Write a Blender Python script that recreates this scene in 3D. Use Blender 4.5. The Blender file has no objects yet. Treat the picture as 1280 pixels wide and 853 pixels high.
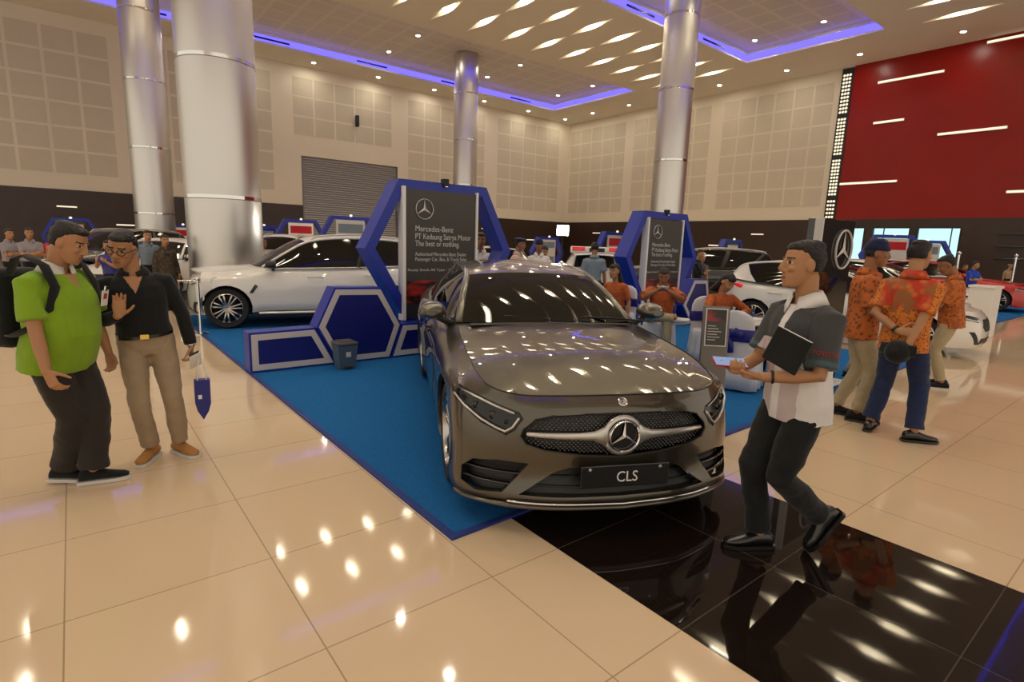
import bpy, bmesh, math, random
from math import sin, cos, pi, radians as R
from mathutils import Vector as V, Matrix, noise
from mathutils.bvhtree import BVHTree
random.seed(7)
SC = bpy.context.scene
COL = SC.collection

# ------------------------------------------------------------------ materials
def _mat(name):
    m = bpy.data.materials.new(name); m.use_nodes = True
    return m, m.node_tree, m.node_tree.nodes['Principled BSDF']

def mat(name, c, rough=.5, metal=0., spec=.5, coat=0., noise_amt=0., nscale=8., bump=0., bscale=60., emit=None, es=1., sheen=0., alpha=1.):
    m, nt, b = _mat(name)
    b.inputs['Base Color'].default_value = (*c, 1); b.inputs['Roughness'].default_value = rough
    b.inputs['Metallic'].default_value = metal; b.inputs['Specular IOR Level'].default_value = spec
    b.inputs['Coat Weight'].default_value = coat; b.inputs['Coat Roughness'].default_value = .03
    b.inputs['Sheen Weight'].default_value = sheen
    if emit:
        b.inputs['Emission Color'].default_value = (*emit, 1); b.inputs['Emission Strength'].default_value = es
    if noise_amt or bump:
        tc = nt.nodes.new('ShaderNodeTexCoord')
    if noise_amt:
        n = nt.nodes.new('ShaderNodeTexNoise'); n.inputs['Scale'].default_value = nscale; n.inputs['Detail'].default_value = 4
        nt.links.new(tc.outputs['Object'], n.inputs['Vector'])
        r = nt.nodes.new('ShaderNodeMixRGB'); r.inputs[1].default_value = (*[x*(1-noise_amt) for x in c], 1)
        r.inputs[2].default_value = (*[min(1, x*(1+noise_amt)) for x in c], 1)
        nt.links.new(n.outputs[0], r.inputs[0]); nt.links.new(r.outputs[0], b.inputs['Base Color'])
    if bump:
        n2 = nt.nodes.new('ShaderNodeTexNoise'); n2.inputs['Scale'].default_value = bscale; n2.inputs['Detail'].default_value = 3
        nt.links.new(tc.outputs['Object'], n2.inputs['Vector'])
        bp = nt.nodes.new('ShaderNodeBump'); bp.inputs['Strength'].default_value = bump; bp.inputs['Distance'].default_value = .02
        nt.links.new(n2.outputs[0], bp.inputs['Height']); nt.links.new(bp.outputs[0], b.inputs['Normal'])
    return m

def glass(name, tint, amt=.85, rough=.02):
    """tinted pane: transparent tint under a fresnel gloss"""
    m = bpy.data.materials.new(name); m.use_nodes = True; nt = m.node_tree; nt.nodes.clear()
    o = nt.nodes.new('ShaderNodeOutputMaterial'); t = nt.nodes.new('ShaderNodeBsdfTransparent'); g = nt.nodes.new('ShaderNodeBsdfGlossy')
    t.inputs[0].default_value = (*tint, 1); g.inputs[0].default_value = (1, 1, 1, 1); g.inputs['Roughness'].default_value = rough
    f = nt.nodes.new('ShaderNodeFresnel'); f.inputs[0].default_value = 1.5
    mx = nt.nodes.new('ShaderNodeMixShader')
    nt.links.new(f.outputs[0], mx.inputs[0]); nt.links.new(t.outputs[0], mx.inputs[1]); nt.links.new(g.outputs[0], mx.inputs[2])
    nt.links.new(mx.outputs[0], o.inputs[0])
    return m

def emis(name, c, s):
    m = bpy.data.materials.new(name); m.use_nodes = True; nt = m.node_tree; nt.nodes.clear()
    o = nt.nodes.new('ShaderNodeOutputMaterial'); e = nt.nodes.new('ShaderNodeEmission')
    e.inputs[0].default_value = (*c, 1); e.inputs[1].default_value = s
    nt.links.new(e.outputs[0], o.inputs[0]); return m

# ------------------------------------------------------------------ mesh builder
class MB:
    def __init__(s): s.v = []; s.f = []; s.m = []
    def add(s, vs, fs, mi=0, M=None):
        o = len(s.v)
        s.v += [(M @ V(p)) if M else V(p) for p in vs]
        s.f += [tuple(i+o for i in f) for f in fs]; s.m += [mi]*len(fs)
        return s
    def quad(s, a, b, c, d, mi=0): return s.add([a, b, c, d], [(0, 1, 2, 3)], mi)
    def box(s, x0, x1, y0, y1, z0, z1, mi=0, M=None):
        vs = [(x, y, z) for z in (z0, z1) for y in (y0, y1) for x in (x0, x1)]
        return s.add(vs, [(0, 2, 3, 1), (4, 5, 7, 6), (0, 1, 5, 4), (2, 6, 7, 3), (0, 4, 6, 2), (1, 3, 7, 5)], mi, M)
    def rbox(s, x0, x1, y0, y1, z0, z1, r=.01, mi=0, M=None, seg=2):
        bm = bmesh.new(); bmesh.ops.create_cube(bm, size=1)
        for v in bm.verts: v.co = ((x0+x1)/2+v.co.x*(x1-x0), (y0+y1)/2+v.co.y*(y1-y0), (z0+z1)/2+v.co.z*(z1-z0))
        bmesh.ops.bevel(bm, geom=bm.edges[:], offset=r, segments=seg, profile=.5, affect='EDGES')
        bm.verts.index_update(); s.add([v.co.copy() for v in bm.verts], [tuple(v.index for v in f.verts) for f in bm.faces], mi, M); bm.free(); return s
    def loft(s, rings, mi=0, cap=True, closed=True, M=None, mf=None):
        n = len(rings[0]); vs = [p for r in rings for p in r]; fs = []; ms = []
        for i in range(len(rings)-1):
            for j in range(n if closed else n-1):
                k = (j+1) % n
                fs.append((i*n+j, i*n+k, (i+1)*n+k, (i+1)*n+j))
        if cap and closed:
            fs.append(tuple(range(n-1, -1, -1))); fs.append(tuple((len(rings)-1)*n+j for j in range(n)))
        return s.add(vs, fs, mi, M)
    def tube(s, pts, rad, n=10, mi=0, M=None, dome=True, flat=None):
        """swept tube through pts; rad a number or list; dome rounds the ends"""
        P = [V(p) for p in pts]; rs = list(rad) if hasattr(rad, '__len__') else [rad]*len(P)
        T = []
        for i in range(len(P)):
            a = P[max(i-1, 0)]; b = P[min(i+1, len(P)-1)]; t = (b-a); T.append(t.normalized() if t.length > 1e-9 else V((0, 0, 1)))
        if dome:
            mn = lambda r: min(r) if isinstance(r, (tuple, list)) else r
            sc = lambda r: tuple(x*.6 for x in r) if isinstance(r, (tuple, list)) else r*.6
            P0 = P[0]-T[0]*mn(rs[0])*.55; P1 = P[-1]+T[-1]*mn(rs[-1])*.55
            P = [P0]+P+[P1]; T = [T[0]]+T+[T[-1]]; rs = [sc(rs[0])]+rs+[sc(rs[-1])]
        u = T[0].orthogonal().normalized() if flat is None else (V(flat)-T[0]*V(flat).dot(T[0])).normalized()
        rings = []
        for p, t, r in zip(P, T, rs):
            u = (u-t*u.dot(t)).normalized(); w = t.cross(u)
            rr = r if isinstance(r, (tuple, list)) else (r, r)
            rings.append([p+u*rr[0]*cos(2*pi*k/n)+w*rr[1]*sin(2*pi*k/n) for k in range(n)])
        return s.loft(rings, mi, M=M)
    def lathe(s, prof, n=32, mi=0, M=None, axis='z', close=False):
        rings = []
        for r, h in prof:
            ring = []
            for k in range(n):
                a = 2*pi*k/n
                ring.append({'z': (r*cos(a), r*sin(a), h), 'y': (r*cos(a), h, r*sin(a)), 'x': (h, r*cos(a), r*sin(a))}[axis])
            rings.append(ring)
        if close: rings.append(rings[0])
        return s.loft(rings, mi, cap=not close, M=M)
    def cyl(s, c, r, h, n=24, mi=0, M=None, axis='z'):
        MM = Matrix.Translation(c); MM = M @ MM if M else MM
        return s.lathe([(r, 0), (r, h)], n, mi, MM, axis)
    def prism(s, poly, d0, d1, plane='xz', mi=0, M=None):
        """extrude a 2-D polygon: plane xz -> depth along y, yz -> along x, xy -> along z"""
        f = {'xz': lambda a, b, d: (a, d, b), 'yz': lambda a, b, d: (d, a, b), 'xy': lambda a, b, d: (a, b, d)}[plane]
        n = len(poly); vs = [f(a, b, d0) for a, b in poly]+[f(a, b, d1) for a, b in poly]
        fs = [tuple(range(n)), tuple(range(2*n-1, n-1, -1))]+[(i, i+n, (i+1) % n+n, (i+1) % n) for i in range(n)]
        return s.add(vs, fs, mi, M)
    def ring_prism(s, outer, inner, d0, d1, plane='xz', mi=0, M=None):
        f = {'xz': lambda a, b, d: (a, d, b), 'yz': lambda a, b, d: (d, a, b), 'xy': lambda a, b, d: (a, b, d)}[plane]
        n = len(outer); vs = [f(*p, d) for d in (d0, d1) for L in (outer, inner) for p in L]; fs = []
        for i in range(n):
            k = (i+1) % n
            fs += [(i, k, n+k, n+i), (2*n+i, 3*n+i, 3*n+k, 2*n+k), (i, 2*n+i, 2*n+k, k), (n+i, n+k, 3*n+k, 3*n+i)]
        return s.add(vs, fs, mi, M)
    def ball(s, c, r, n=12, mi=0, M=None):
        rr = r if hasattr(r, '__len__') else (r, r, r); rings = []
        for i in range(1, n):
            a = pi*i/n; rings.append([(c[0]+rr[0]*sin(a)*cos(2*pi*k/(2*n)), c[1]+rr[1]*sin(a)*sin(2*pi*k/(2*n)), c[2]-rr[2]*cos(a)) for k in range(2*n)])
        return s.loft(rings, mi, M=M)
    def grid(s, G, mi=0, M=None, flip=False):
        """G: rows of points"""
        n = len(G[0]); fs = []
        for i in range(len(G)-1):
            for j in range(n-1):
                q = (i*n+j, i*n+j+1, (i+1)*n+j+1, (i+1)*n+j); fs.append(q[::-1] if flip else q)
        return s.add([p for r in G for p in r], fs, mi, M)
    def slab(s, G, nrm_off, mi=0, M=None):
        """a grid given thickness: second skin = points of nrm_off(G)"""
        H = nrm_off; n = len(G[0]); k = len(G)
        o = len(G)*n; vs = [p for r in G for p in r]+[p for r in H for p in r]; fs = []
        for i in range(k-1):
            for j in range(n-1):
                q = (i*n+j, i*n+j+1, (i+1)*n+j+1, (i+1)*n+j); fs += [q, tuple(o+x for x in q[::-1])]
        bd = [(0, j) for j in range(n)]+[(i, n-1) for i in range(1, k)]+[(k-1, j) for j in range(n-2, -1, -1)]+[(i, 0) for i in range(k-2, 0, -1)]
        ids = [a*n+b for a, b in bd]
        for a, b in zip(ids, ids[1:]+ids[:1]): fs.append((b, a, o+a, o+b))
        return s.add(vs, fs, mi, M)
    def mesh(s, name='m'):
        me = bpy.data.meshes.new(name); me.from_pydata([tuple(p) for p in s.v], [], s.f)
        me.polygons.foreach_set('material_index', s.m); return me
    def build(s, name, mats, parent=None, smooth=None, fix=True):
        me = s.mesh(name)
        if fix:
            bm = bmesh.new(); bm.from_mesh(me); bmesh.ops.recalc_face_normals(bm, faces=bm.faces[:]); bm.to_mesh(me); bm.free()
        return link(name, me, mats, parent, smooth)

def link(name, me, mats, parent=None, smooth=None):
    for m in (mats if isinstance(mats, (list, tuple)) else [mats]): me.materials.append(m)
    if smooth:
        me.polygons.foreach_set('use_smooth', [True]*len(me.polygons))
        if smooth is not True: me.set_sharp_from_angle(angle=R(smooth))
    o = bpy.data.objects.new(name, me); COL.objects.link(o)
    if parent: o.parent = parent
    return o

def thing(name, label, cat, loc=(0, 0, 0), rz=0., group=None):
    o = bpy.data.objects.new(name, None); COL.objects.link(o); o.location = loc; o.rotation_euler = (0, 0, rz)
    o.empty_display_size = .1
    return tag(o, label, cat, group)
def tag(o, label, cat, group=None, kind=None):
    o['label'] = label; o['category'] = cat
    if group: o['group'] = group
    if kind: o['kind'] = kind
    return o
def struct(o): o['kind'] = 'structure'; return o
def dup(root, loc, rz=None, label=None, group=None, scale=None):
    def cp(o, par):
        c = o.copy(); COL.objects.link(c)
        if par: c.parent = par
        for ch in list(o.children): cp(ch, c)
        return c
    r = cp(root, None); r.location = loc
    if rz is not None: r.rotation_euler = (0, 0, rz)
    if label: r['label'] = label
    if group: r['group'] = group
    if scale: r.scale = scale
    return r

def evalmesh(me, mods):
    """mesh through modifiers -> new mesh"""
    sc = bpy.data.scenes.get('bench') or bpy.data.scenes.new('bench')   # a bench scene, so each part is evaluated alone
    ob = bpy.data.objects.new('tmp', me); sc.collection.objects.link(ob)
    for typ, kw in mods:
        md = ob.modifiers.new('m', typ)
        for k, v in kw.items(): setattr(md, k, v)
    with bpy.context.temp_override(scene=sc, view_layer=sc.view_layers[0]): dg = bpy.context.evaluated_depsgraph_get()
    out = bpy.data.meshes.new_from_object(ob.evaluated_get(dg)); bpy.data.objects.remove(ob); return out
def remesh(mb, voxel, it=2, fac=.5):
    return evalmesh(mb.mesh(), [('REMESH', dict(mode='VOXEL', voxel_size=voxel)), ('SMOOTH', dict(iterations=it, factor=fac))])
def text(body, size, name, m, parent, M, align='LEFT', ext=.001, width=None):
    cu = bpy.data.curves.new('t', 'FONT'); cu.body = body; cu.size = size; cu.align_x = align; cu.extrude = ext; cu.resolution_u = 3
    ob = bpy.data.objects.new('t', cu); COL.objects.link(ob); dg = bpy.context.evaluated_depsgraph_get()
    me = bpy.data.meshes.new_from_object(ob.evaluated_get(dg)); bpy.data.objects.remove(ob)
    if width:
        xs = [v.co.x for v in me.vertices]; me.transform(Matrix.Scale(width/(max(xs)-min(xs)), 4, (1, 0, 0)))
    me.transform(M); return link(name, me, m, parent)
def curve_pts(P, n):
    """Catmull-Rom through P, n samples per span"""
    P = [V(p) for p in P]; out = []
    for i in range(len(P)-1):
        a = P[i-1] if i else P[0]*2-P[1]; b = P[i]; c = P[i+1]; d = P[i+2] if i+2 < len(P) else P[-1]*2-P[-2]
        for k in range(n):
            t = k/n; out.append(.5*((2*b)+(c-a)*t+(2*a-5*b+4*c-d)*t*t+(3*b-a-3*c+d)*t**3))
    out.append(P[-1].copy()); return out
def coons(A, B, C, D):
    """A bottom row, B top row (same dir), C left col, D right col (from A to B)"""
    n = len(A); m = len(C); G = []
    for i in range(m):
        v = i/(m-1); row = []
        for j in range(n):
            u = j/(n-1)
            row.append((1-v)*A[j]+v*B[j]+(1-u)*C[i]+u*D[i]-((1-u)*(1-v)*A[0]+u*(1-v)*A[-1]+(1-u)*v*B[0]+u*v*B[-1]))
        G.append(row)
    return G
def star3(mb, r, c=(0, 0, 0), M=None, ring=.09, t=.02, mi=0, n=40):
    """three-pointed star in a ring, in the xz plane, facing -y"""
    MM = Matrix.Translation(c); MM = M @ MM if M else MM
    prof = [(r*(1-ring), -t*.5), (r*(1-ring*.5), -t), (r, -t*.5), (r, t*.3), (r*(1-ring), t*.3)]
    mb.lathe(prof, n, mi, MM, 'y', close=True)
    for k in range(3):
        a = pi/2+2*pi*k/3; tip = (r*.97*cos(a), 0, r*.97*sin(a))
        l = (r*.15*cos(a+pi/3), 0, r*.15*sin(a+pi/3)); q = (r*.15*cos(a-pi/3), 0, r*.15*sin(a-pi/3))
        mb.add([tip, l, q, (0, -t*1.1, 0), (0, t*.3, 0)], [(0, 1, 3), (0, 3, 2), (1, 0, 4), (0, 2, 4)], mi, MM)
    return mb
# ------------------------------------------------------------------ palette
M = {}
M['wall'] = mat('wall_plaster', (.74, .66, .52), .7, noise_amt=.04, nscale=.6)
M['panel'] = mat('acoustic_panel', (.60, .53, .41), .8, noise_amt=.05, nscale=1.2)
M['ceil'] = mat('ceiling_plaster', (.72, .67, .58), .8, noise_amt=.02, nscale=.4)
M['ceilpanel'] = mat('perforated_ceiling_panel', (.64, .60, .52), .8, noise_amt=.05, nscale=1.)
M['wains'] = mat('dark_wood_panel', (.034, .018, .011), .38, noise_amt=.3, nscale=2.)
M['red'] = mat('red_lacquer_panel', (.25, .006, .002), .3, spec=.3, noise_amt=.10, nscale=.5)
M['dark'] = mat('matt_black', (.012, .012, .013), .6)
M['gloss_black'] = mat('gloss_black', (.008, .007, .008), .08, coat=.6)
M['white'] = mat('white_paint', (.82, .81, .78), .4)
M['blue'] = mat('blue_board', (.010, .028, .33), .4)
M['navy'] = mat('navy_panel', (.008, .012, .17), .35)
M['trim'] = mat('white_trim', (.62, .58, .57), .45)
M['chrome'] = mat('chrome', (.78, .78, .78), .08, 1)
M['led'] = emis('blue_led', (.14, .11, 1.), 1.7)
M['lamp'] = emis('warm_lamp', (1., .90, .70), 45.)
M['down'] = emis('warm_downlight', (1., .91, .74), 300.)
M['bar'] = emis('warm_bar_lamp', (1., .84, .60), 1.1)
M['window'] = emis('daylight_pane', (.50, .82, .86), 1.15)
M['shutter'] = mat('steel_shutter', (.17, .15, .135), .5, .2)
M['blanket'] = mat('steel', (.5, .5, .5), .3, 1)

def metal_column():
    m, nt, b = _mat('brushed_aluminium')
    tc = nt.nodes.new('ShaderNodeTexCoord'); mp = nt.nodes.new('ShaderNodeMapping'); n = nt.nodes.new('ShaderNodeTexNoise')
    mp.inputs['Scale'].default_value = (30, 30, .4); n.inputs['Scale'].default_value = 3.
    nt.links.new(tc.outputs['Object'], mp.inputs[0]); nt.links.new(mp.outputs[0], n.inputs['Vector'])
    mr = nt.nodes.new('ShaderNodeMapRange'); mr.inputs[3].default_value = .26; mr.inputs[4].default_value = .36
    nt.links.new(n.outputs[0], mr.inputs[0]); nt.links.new(mr.outputs[0], b.inputs['Roughness'])
    tg = nt.nodes.new('ShaderNodeTangent'); tg.direction_type = 'RADIAL'; tg.axis = 'Z'; nt.links.new(tg.outputs[0], b.inputs['Tangent'])
    b.inputs['Anisotropic'].default_value = .8; b.inputs['Anisotropic Rotation'].default_value = 0.
    b.inputs['Base Color'].default_value = (.62, .59, .555, 1); b.inputs['Metallic'].default_value = 1.
    return m
M['alu'] = metal_column()

def tile_mat(name, c1, c2, grout, xo, xp, yo, yp, rough, spec, gw=.006):
    """polished tiles: grout lines on a grid in object space"""
    m, nt, b = _mat(name); N = nt.nodes.new; L = nt.links.new
    tc = N('ShaderNodeTexCoord'); sp = N('ShaderNodeSeparateXYZ'); L(tc.outputs['Object'], sp.inputs[0])
    def line(o, off, per):
        a = N('ShaderNodeMath'); a.operation = 'SUBTRACT'; a.inputs[1].default_value = off; L(o, a.inputs[0])
        d = N('ShaderNodeMath'); d.operation = 'DIVIDE'; d.inputs[1].default_value = per; L(a.outputs[0], d.inputs[0])
        f = N('ShaderNodeMath'); f.operation = 'FRACT'; L(d.outputs[0], f.inputs[0])
        s = N('ShaderNodeMath'); s.operation = 'SUBTRACT'; s.inputs[1].default_value = .5; L(f.outputs[0], s.inputs[0])
        q = N('ShaderNodeMath'); q.operation = 'ABSOLUTE'; L(s.outputs[0], q.inputs[0])
        g = N('ShaderNodeMath'); g.operation = 'GREATER_THAN'; g.inputs[1].default_value = .5-gw/per/2; L(q.outputs[0], g.inputs[0])
        fl = N('ShaderNodeMath'); fl.operation = 'FLOOR'; L(d.outputs[0], fl.inputs[0])
        return g, fl
    gx, ix = line(sp.outputs[0], xo, xp); gy, iy = line(sp.outputs[1], yo, yp)
    mx = N('ShaderNodeMath'); mx.operation = 'MAXIMUM'; L(gx.outputs[0], mx.inputs[0]); L(gy.outputs[0], mx.inputs[1])
    cb = N('ShaderNodeCombineXYZ'); L(ix.outputs[0], cb.inputs[0]); L(iy.outputs[0], cb.inputs[1])
    wn = N('ShaderNodeTexWhiteNoise'); L(cb.outputs[0], wn.inputs['Vector'])
    nz = N('ShaderNodeTexNoise'); nz.inputs['Scale'].default_value = 1.6; nz.inputs['Detail'].default_value = 5; L(tc.outputs['Object'], nz.inputs['Vector'])
    av = N('ShaderNodeMath'); av.operation = 'MULTIPLY_ADD'; av.inputs[1].default_value = .45; L(wn.outputs[0], av.inputs[0])
    h = N('ShaderNodeMath'); h.operation = 'MULTIPLY'; h.inputs[1].default_value = .55; L(nz.outputs[0], h.inputs[0]); L(h.outputs[0], av.inputs[2])
    c = N('ShaderNodeMixRGB'); c.inputs[1].default_value = (*c1, 1); c.inputs[2].default_value = (*c2, 1); L(av.outputs[0], c.inputs[0])
    g = N('ShaderNodeMixRGB'); g.inputs[2].default_value = (*grout, 1); L(c.outputs[0], g.inputs[1]); L(mx.outputs[0], g.inputs[0])
    L(g.outputs[0], b.inputs['Base Color']); b.inputs['Roughness'].default_value = rough; b.inputs['Specular IOR Level'].default_value = spec
    return m
M['floor'] = tile_mat('polished_cream_tile', (.69, .52, .34), (.73, .56, .375), (.40, .29, .18), .665, .825, .395, .785, .06, .45)
M['floorblack'] = tile_mat('polished_black_tile', (.010, .006, .005), (.013, .008, .006), (.07, .05, .04), 1.93, .815, .395, .785, .035, .32)
M['carpet'] = mat('blue_carpet', (.014, .125, .36), .95, spec=.1, noise_amt=.22, nscale=30, bump=.3, bscale=300)
M['carpetedge'] = mat('carpet_edging', (.010, .030, .20), .7)

CZ = 12.1; XW = 35.7; YW = 37.5
# ------------------------------------------------------------------ floor, carpet
b = MB(); X0, X1, Y0, Y1 = -16, XW, -12, YW
b.quad((X0, Y0, 0), (1.93, Y0, 0), (1.93, Y1, 0), (X0, Y1, 0), 0); b.quad((3.56, Y0, 0), (X1, Y0, 0), (X1, Y1, 0), (3.56, Y1, 0), 0)
b.quad((1.93, Y0, 0), (3.56, Y0, 0), (3.56, 9, 0), (1.93, 9, 0), 1); b.quad((1.93, 9, 0), (3.56, 9, 0), (3.56, Y1, 0), (1.93, Y1, 0), 0)
struct(b.build('floor', [M['floor'], M['floorblack']]))
def carpet(x0, x1, y0, y1, label, skew=0.):
    t = thing('carpet', label, 'carpet', (x0, y0, 0))
    w, d = x1-x0, y1-y0; e = .045
    a = MB(); a.prism([(e, e), (w-e, e+skew), (w-e, d-e), (e, d-e)], 0, .012, 'xy'); a.build('carpet_pile', M['carpet'], t)
    a = MB(); a.ring_prism([(0, 0), (w, skew), (w, d), (0, d)], [(e, e), (w-e, e+skew), (w-e, d-e), (e, d-e)], 0, .014, 'xy'); a.build('edging', M['carpetedge'], t)
carpet(1.505, 10.25, 2.36, 12.3, 'blue carpet with dark edging under the grey saloon and the white SUV', .24)
carpet(15.4, 27., 3.2, 12.5, 'blue carpet under the red car at the far right')

# ------------------------------------------------------------------ walls
def wall_panels(b, plane, at, groups, z0, rows, pz, mi, sgn, skip=None):
    for g0, n, p in groups:
        for i in range(n):
            for k in range(rows):
                a, c = g0+i*p+.07, g0+(i+1)*p-.07; e, f = z0+k*pz+.06, z0+(k+1)*pz-.06
                if skip and skip(a, c, e, f): continue
                d = at+sgn*.012
                if plane == 'y': b.box(a, c, min(at, d), max(at, d), e, f, mi)
                else: b.box(min(at, d), max(at, d), a, c, e, f, mi)
WZ = 3.58
b = MB(); sx0, sx1, sz = 12.05, 18.85, 6.7
for x0, x1, z0, z1, mi in ((-20, sx0, WZ, CZ+.7, 0), (sx1, XW, WZ, CZ+.7, 0), (sx0, sx1, sz, CZ+.7, 0)):
    b.box(x0, x1, YW, YW+.4, z0, z1, mi)
gl = [(-20.6+8.05*k, 5, 1.37) for k in range(7)]
wall_panels(b, 'y', YW, gl, 4.34, 6, 1.19, 1, -1, lambda a, c, e, f: c > sx0-.3 and a < sx1+.2 and e < sz+.6)
struct(b.build('wall_left', [M['wall'], M['panel']]))
b = MB(); b.box(-20, sx0, YW-.04, YW+.4, 0, WZ); b.box(sx1, XW, YW-.04, YW+.4, 0, WZ)
for k in range(24):
    x = -19+k*2.4
    if x < 12 or x > 18.9: b.box(x, x+.02, YW-.045, YW-.03, 0, WZ)
struct(b.build('trim_1', M['wains']))
b = MB(); n = 46
for k in range(n):
    z = k*sz/n; b.rbox(sx0, sx1, YW+.06, YW+.14, z+.005, z+sz/n-.005, .02, seg=1)
dr = b.build('door_1', M['shutter']); struct(dr)
b = MB(); b.box(sx0, sx0+.08, YW-.02, YW+.1, 0, sz); b.box(sx1-.08, sx1, YW-.02, YW+.1, 0, sz); b.build('guide_rail', M['shutter'], dr)
# right wall: beige part, lattice strip, red part, dark wood below
b = MB(); b.box(XW, XW+.4, 15.05, YW+.4, WZ, CZ+.7)
wall_panels(b, 'x', XW, [(30.95, 5, 1.27), (23.3, 5, 1.37), (15.3, 6, 1.19)], 4.34, 6, 1.19, 1, -1)
struct(b.build('wall_right', [M['wall'], M['panel']]))
b = MB(); b.box(XW-.02, XW+.4, -12, 14.4, WZ, CZ+.7)
for k in range(4): b.box(XW-.022, XW+.1, -12, 14.4, WZ+1.9+k*1.95, WZ+1.906+k*1.95)
struct(b.build('wall_red', M['red']))
b = MB(); yy = [(37.5, 13.63), (12.7, 12.32), (10.5, 10.18), (8.28, -12)]
for a, c in yy: b.box(XW-.06, XW+.3, c, a, 0, WZ)
for a, c in ((13.63, 12.7), (12.32, 10.5), (10.18, 8.28)): b.box(XW-.06, XW+.3, c, a, 0, 1.2); b.box(XW-.06, XW+.3, c, a, 3.12, WZ)
struct(b.build('trim_2', M['wains']))
for i, (a, c) in enumerate(((13.63, 12.7), (12.32, 10.5), (10.18, 8.28))):
    b = MB(); b.box(XW+.1, XW+.12, c, a, 1.2, 3.12); w = struct(b.build('window_%d' % (i+1), M['window']))
    b = MB(); b.ring_prism([(c, 1.2), (a, 1.2), (a, 3.12), (c, 3.12)], [(c+.05, 1.25), (a-.05, 1.25), (a-.05, 3.07), (c+.05, 3.07)], XW-.09, XW+.1, 'yz')
    if i: b.box(XW+.02, XW+.1, (a+c)/2+(.35 if i == 1 else -.55), (a+c)/2+(.39 if i == 1 else -.51), 1.2, 3.12)
    b.build('window_frame', M['dark'], w)
# lattice lamp strip
t = thing('lattice_lamp', 'tall narrow lit lattice strip between beige wall and red wall', 'wall lamp', (XW, 14.4, 0))
b = MB(); b.box(-.06, .1, 0, .62, WZ, 12.05); b.build('backing', M['dark'], t)
M['lattice'] = emis('lattice_glow', (1., .86, .60), 1.0)
segs = [(3.62, 4.75), (4.95, 7.05), (7.25, 9.35), (9.55, 11.75)]
for z0, z1 in segs:
    b = MB(); nz = int((z1-z0)/.19)
    for k in range(nz):
        for j in range(3):
            zc = z0+(k+.5)*(z1-z0)/nz; yc = .08+.155*(j+.5)
            b.lathe([(.072, -.03), (.06, 0)], 8, 0, Matrix.Translation((-.07, yc, zc)), 'x')
    b.build('lit_lattice', M['lattice'], t)
# bar lamps on the red wall and on the dark wood
def bar_lamp(label, group, plane, c, ln, z, h):
    t = thing('wall_lamp', label, 'wall lamp', (XW-.02, c, z) if plane == 'x' else (c, YW-.04, z), 0, group)
    a = MB(); e = MB()
    if plane == 'x': a.rbox(-.08, 0, -ln/2, ln/2, -h/2, h/2, .01); e.box(-.085, -.078, -ln/2+.02, ln/2-.02, -h/2+.02, h/2-.02)
    else: a.rbox(-ln/2, ln/2, -.06, 0, -h/2, h/2, .01); e.box(-ln/2+.02, ln/2-.02, -.066, -.058, -h/2+.02, h/2-.02)
    a.build('housing', M['white'], t); e.build('diffuser', M['bar'], t)
for y0, y1, z, lb in ((13.1, 10.1, 10.94, 'long light bar high on the red wall, left of the top ones'), (13.05, 11.56, 8.81, 'short light bar on the red wall under the upper left bar'),
    (9.97, 7.2, 7.83, 'long light bar in the middle of the red wall'), (14.38, 11.47, 5.61, 'low long light bar at the left edge of the red wall'),
    (8.55, 5.4, 12.02-.12, 'topmost light bar under the ceiling on the red wall'), (6.81, 4.2, 4.8, 'lowest light bar at the right edge of the red wall')):
    bar_lamp(lb, 'light bars on the red wall', 'x', (y0+y1)/2, y0-y1, z, .14)
for y, z in ((19.05, 2.68), (22.16, 1.88), (33.5, 2.66), (30.4, 1.9), (27.5, 2.68)):
    bar_lamp('small light strip on the dark wood under the beige right wall', 'light strips on the dark wood, right wall', 'x', y, .85, z, .09)
for x, z in ((-.05, 2.71), (2.4, 1.88), (26.7, 2.66), (21.2, 1.9), (31.5, 1.9), (9.0, 1.9), (-4.4, 1.9)):
    bar_lamp('small light strip on the dark wood under the beige left wall', 'light strips on the dark wood, left wall', 'y', x, .85, z, .09)
# slatted louvre on the dark wall right of the windows
t = thing('wall_shelf', 'dark slatted shelving on the black wall right of the windows', 'shelf', (XW-.06, 4.6, 0))
for z in (1.6, 2.2, 2.8): a = MB(); a.rbox(-.2, 0, -2.2, 2.2, z, z+.04, .008); a.build('shelf_board', M['gloss_black'], t)
# black wall speaker
t = thing('wall_speaker', 'small black box mounted high on the beige wall above the shutter', 'speaker', (8.42*1.875, YW-.02, 1.63+4.11*1.875))
a = MB(); a.rbox(-.1, .1, -.3, -.05, -.36, .36, .02); a.build('cabinet', M['dark'], t); a = MB(); a.box(-.04, .04, -.06, .02, -.05, .05); a.build('bracket', M['dark'], t)

# ------------------------------------------------------------------ ceiling with trays
TR = [(-14., 31.2, 26.5, 34.7), (-14., 31., 11.4, 18.3), (-14., 31., -4.2, 2.7)]
slot_x = [12.4+2.1*k for k in range(-9, 10)]
SL = []
for yc in (23.9, 20.75): SL += [(x, yc) for x in slot_x]
for yc in (8.6, 5.3): SL += [(x, yc) for x in slot_x]
SW, SLN = .46, 1.45
holes = list(TR)+[(x-SW/2, x+SW/2, y-SLN, y+SLN) for x, y in SL]
def rect_holes(b, x0, x1, y0, y1, hs, z, mi=0):
    ys = sorted({y0, y1}|{h[k] for h in hs for k in (2, 3) if y0 < h[k] < y1})
    for ya, yb in zip(ys, ys[1:]):
        row = sorted([h for h in hs if h[2] <= ya+1e-6 and h[3] >= yb-1e-6]); x = x0
        for h in row:
            if h[0] > x: b.quad((x, ya, z), (x, yb, z), (h[0], yb, z), (h[0], ya, z), mi)
            x = max(x, h[1])
        if x < x1: b.quad((x, ya, z), (x, yb, z), (x1, yb, z), (x1, ya, z), mi)
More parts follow.
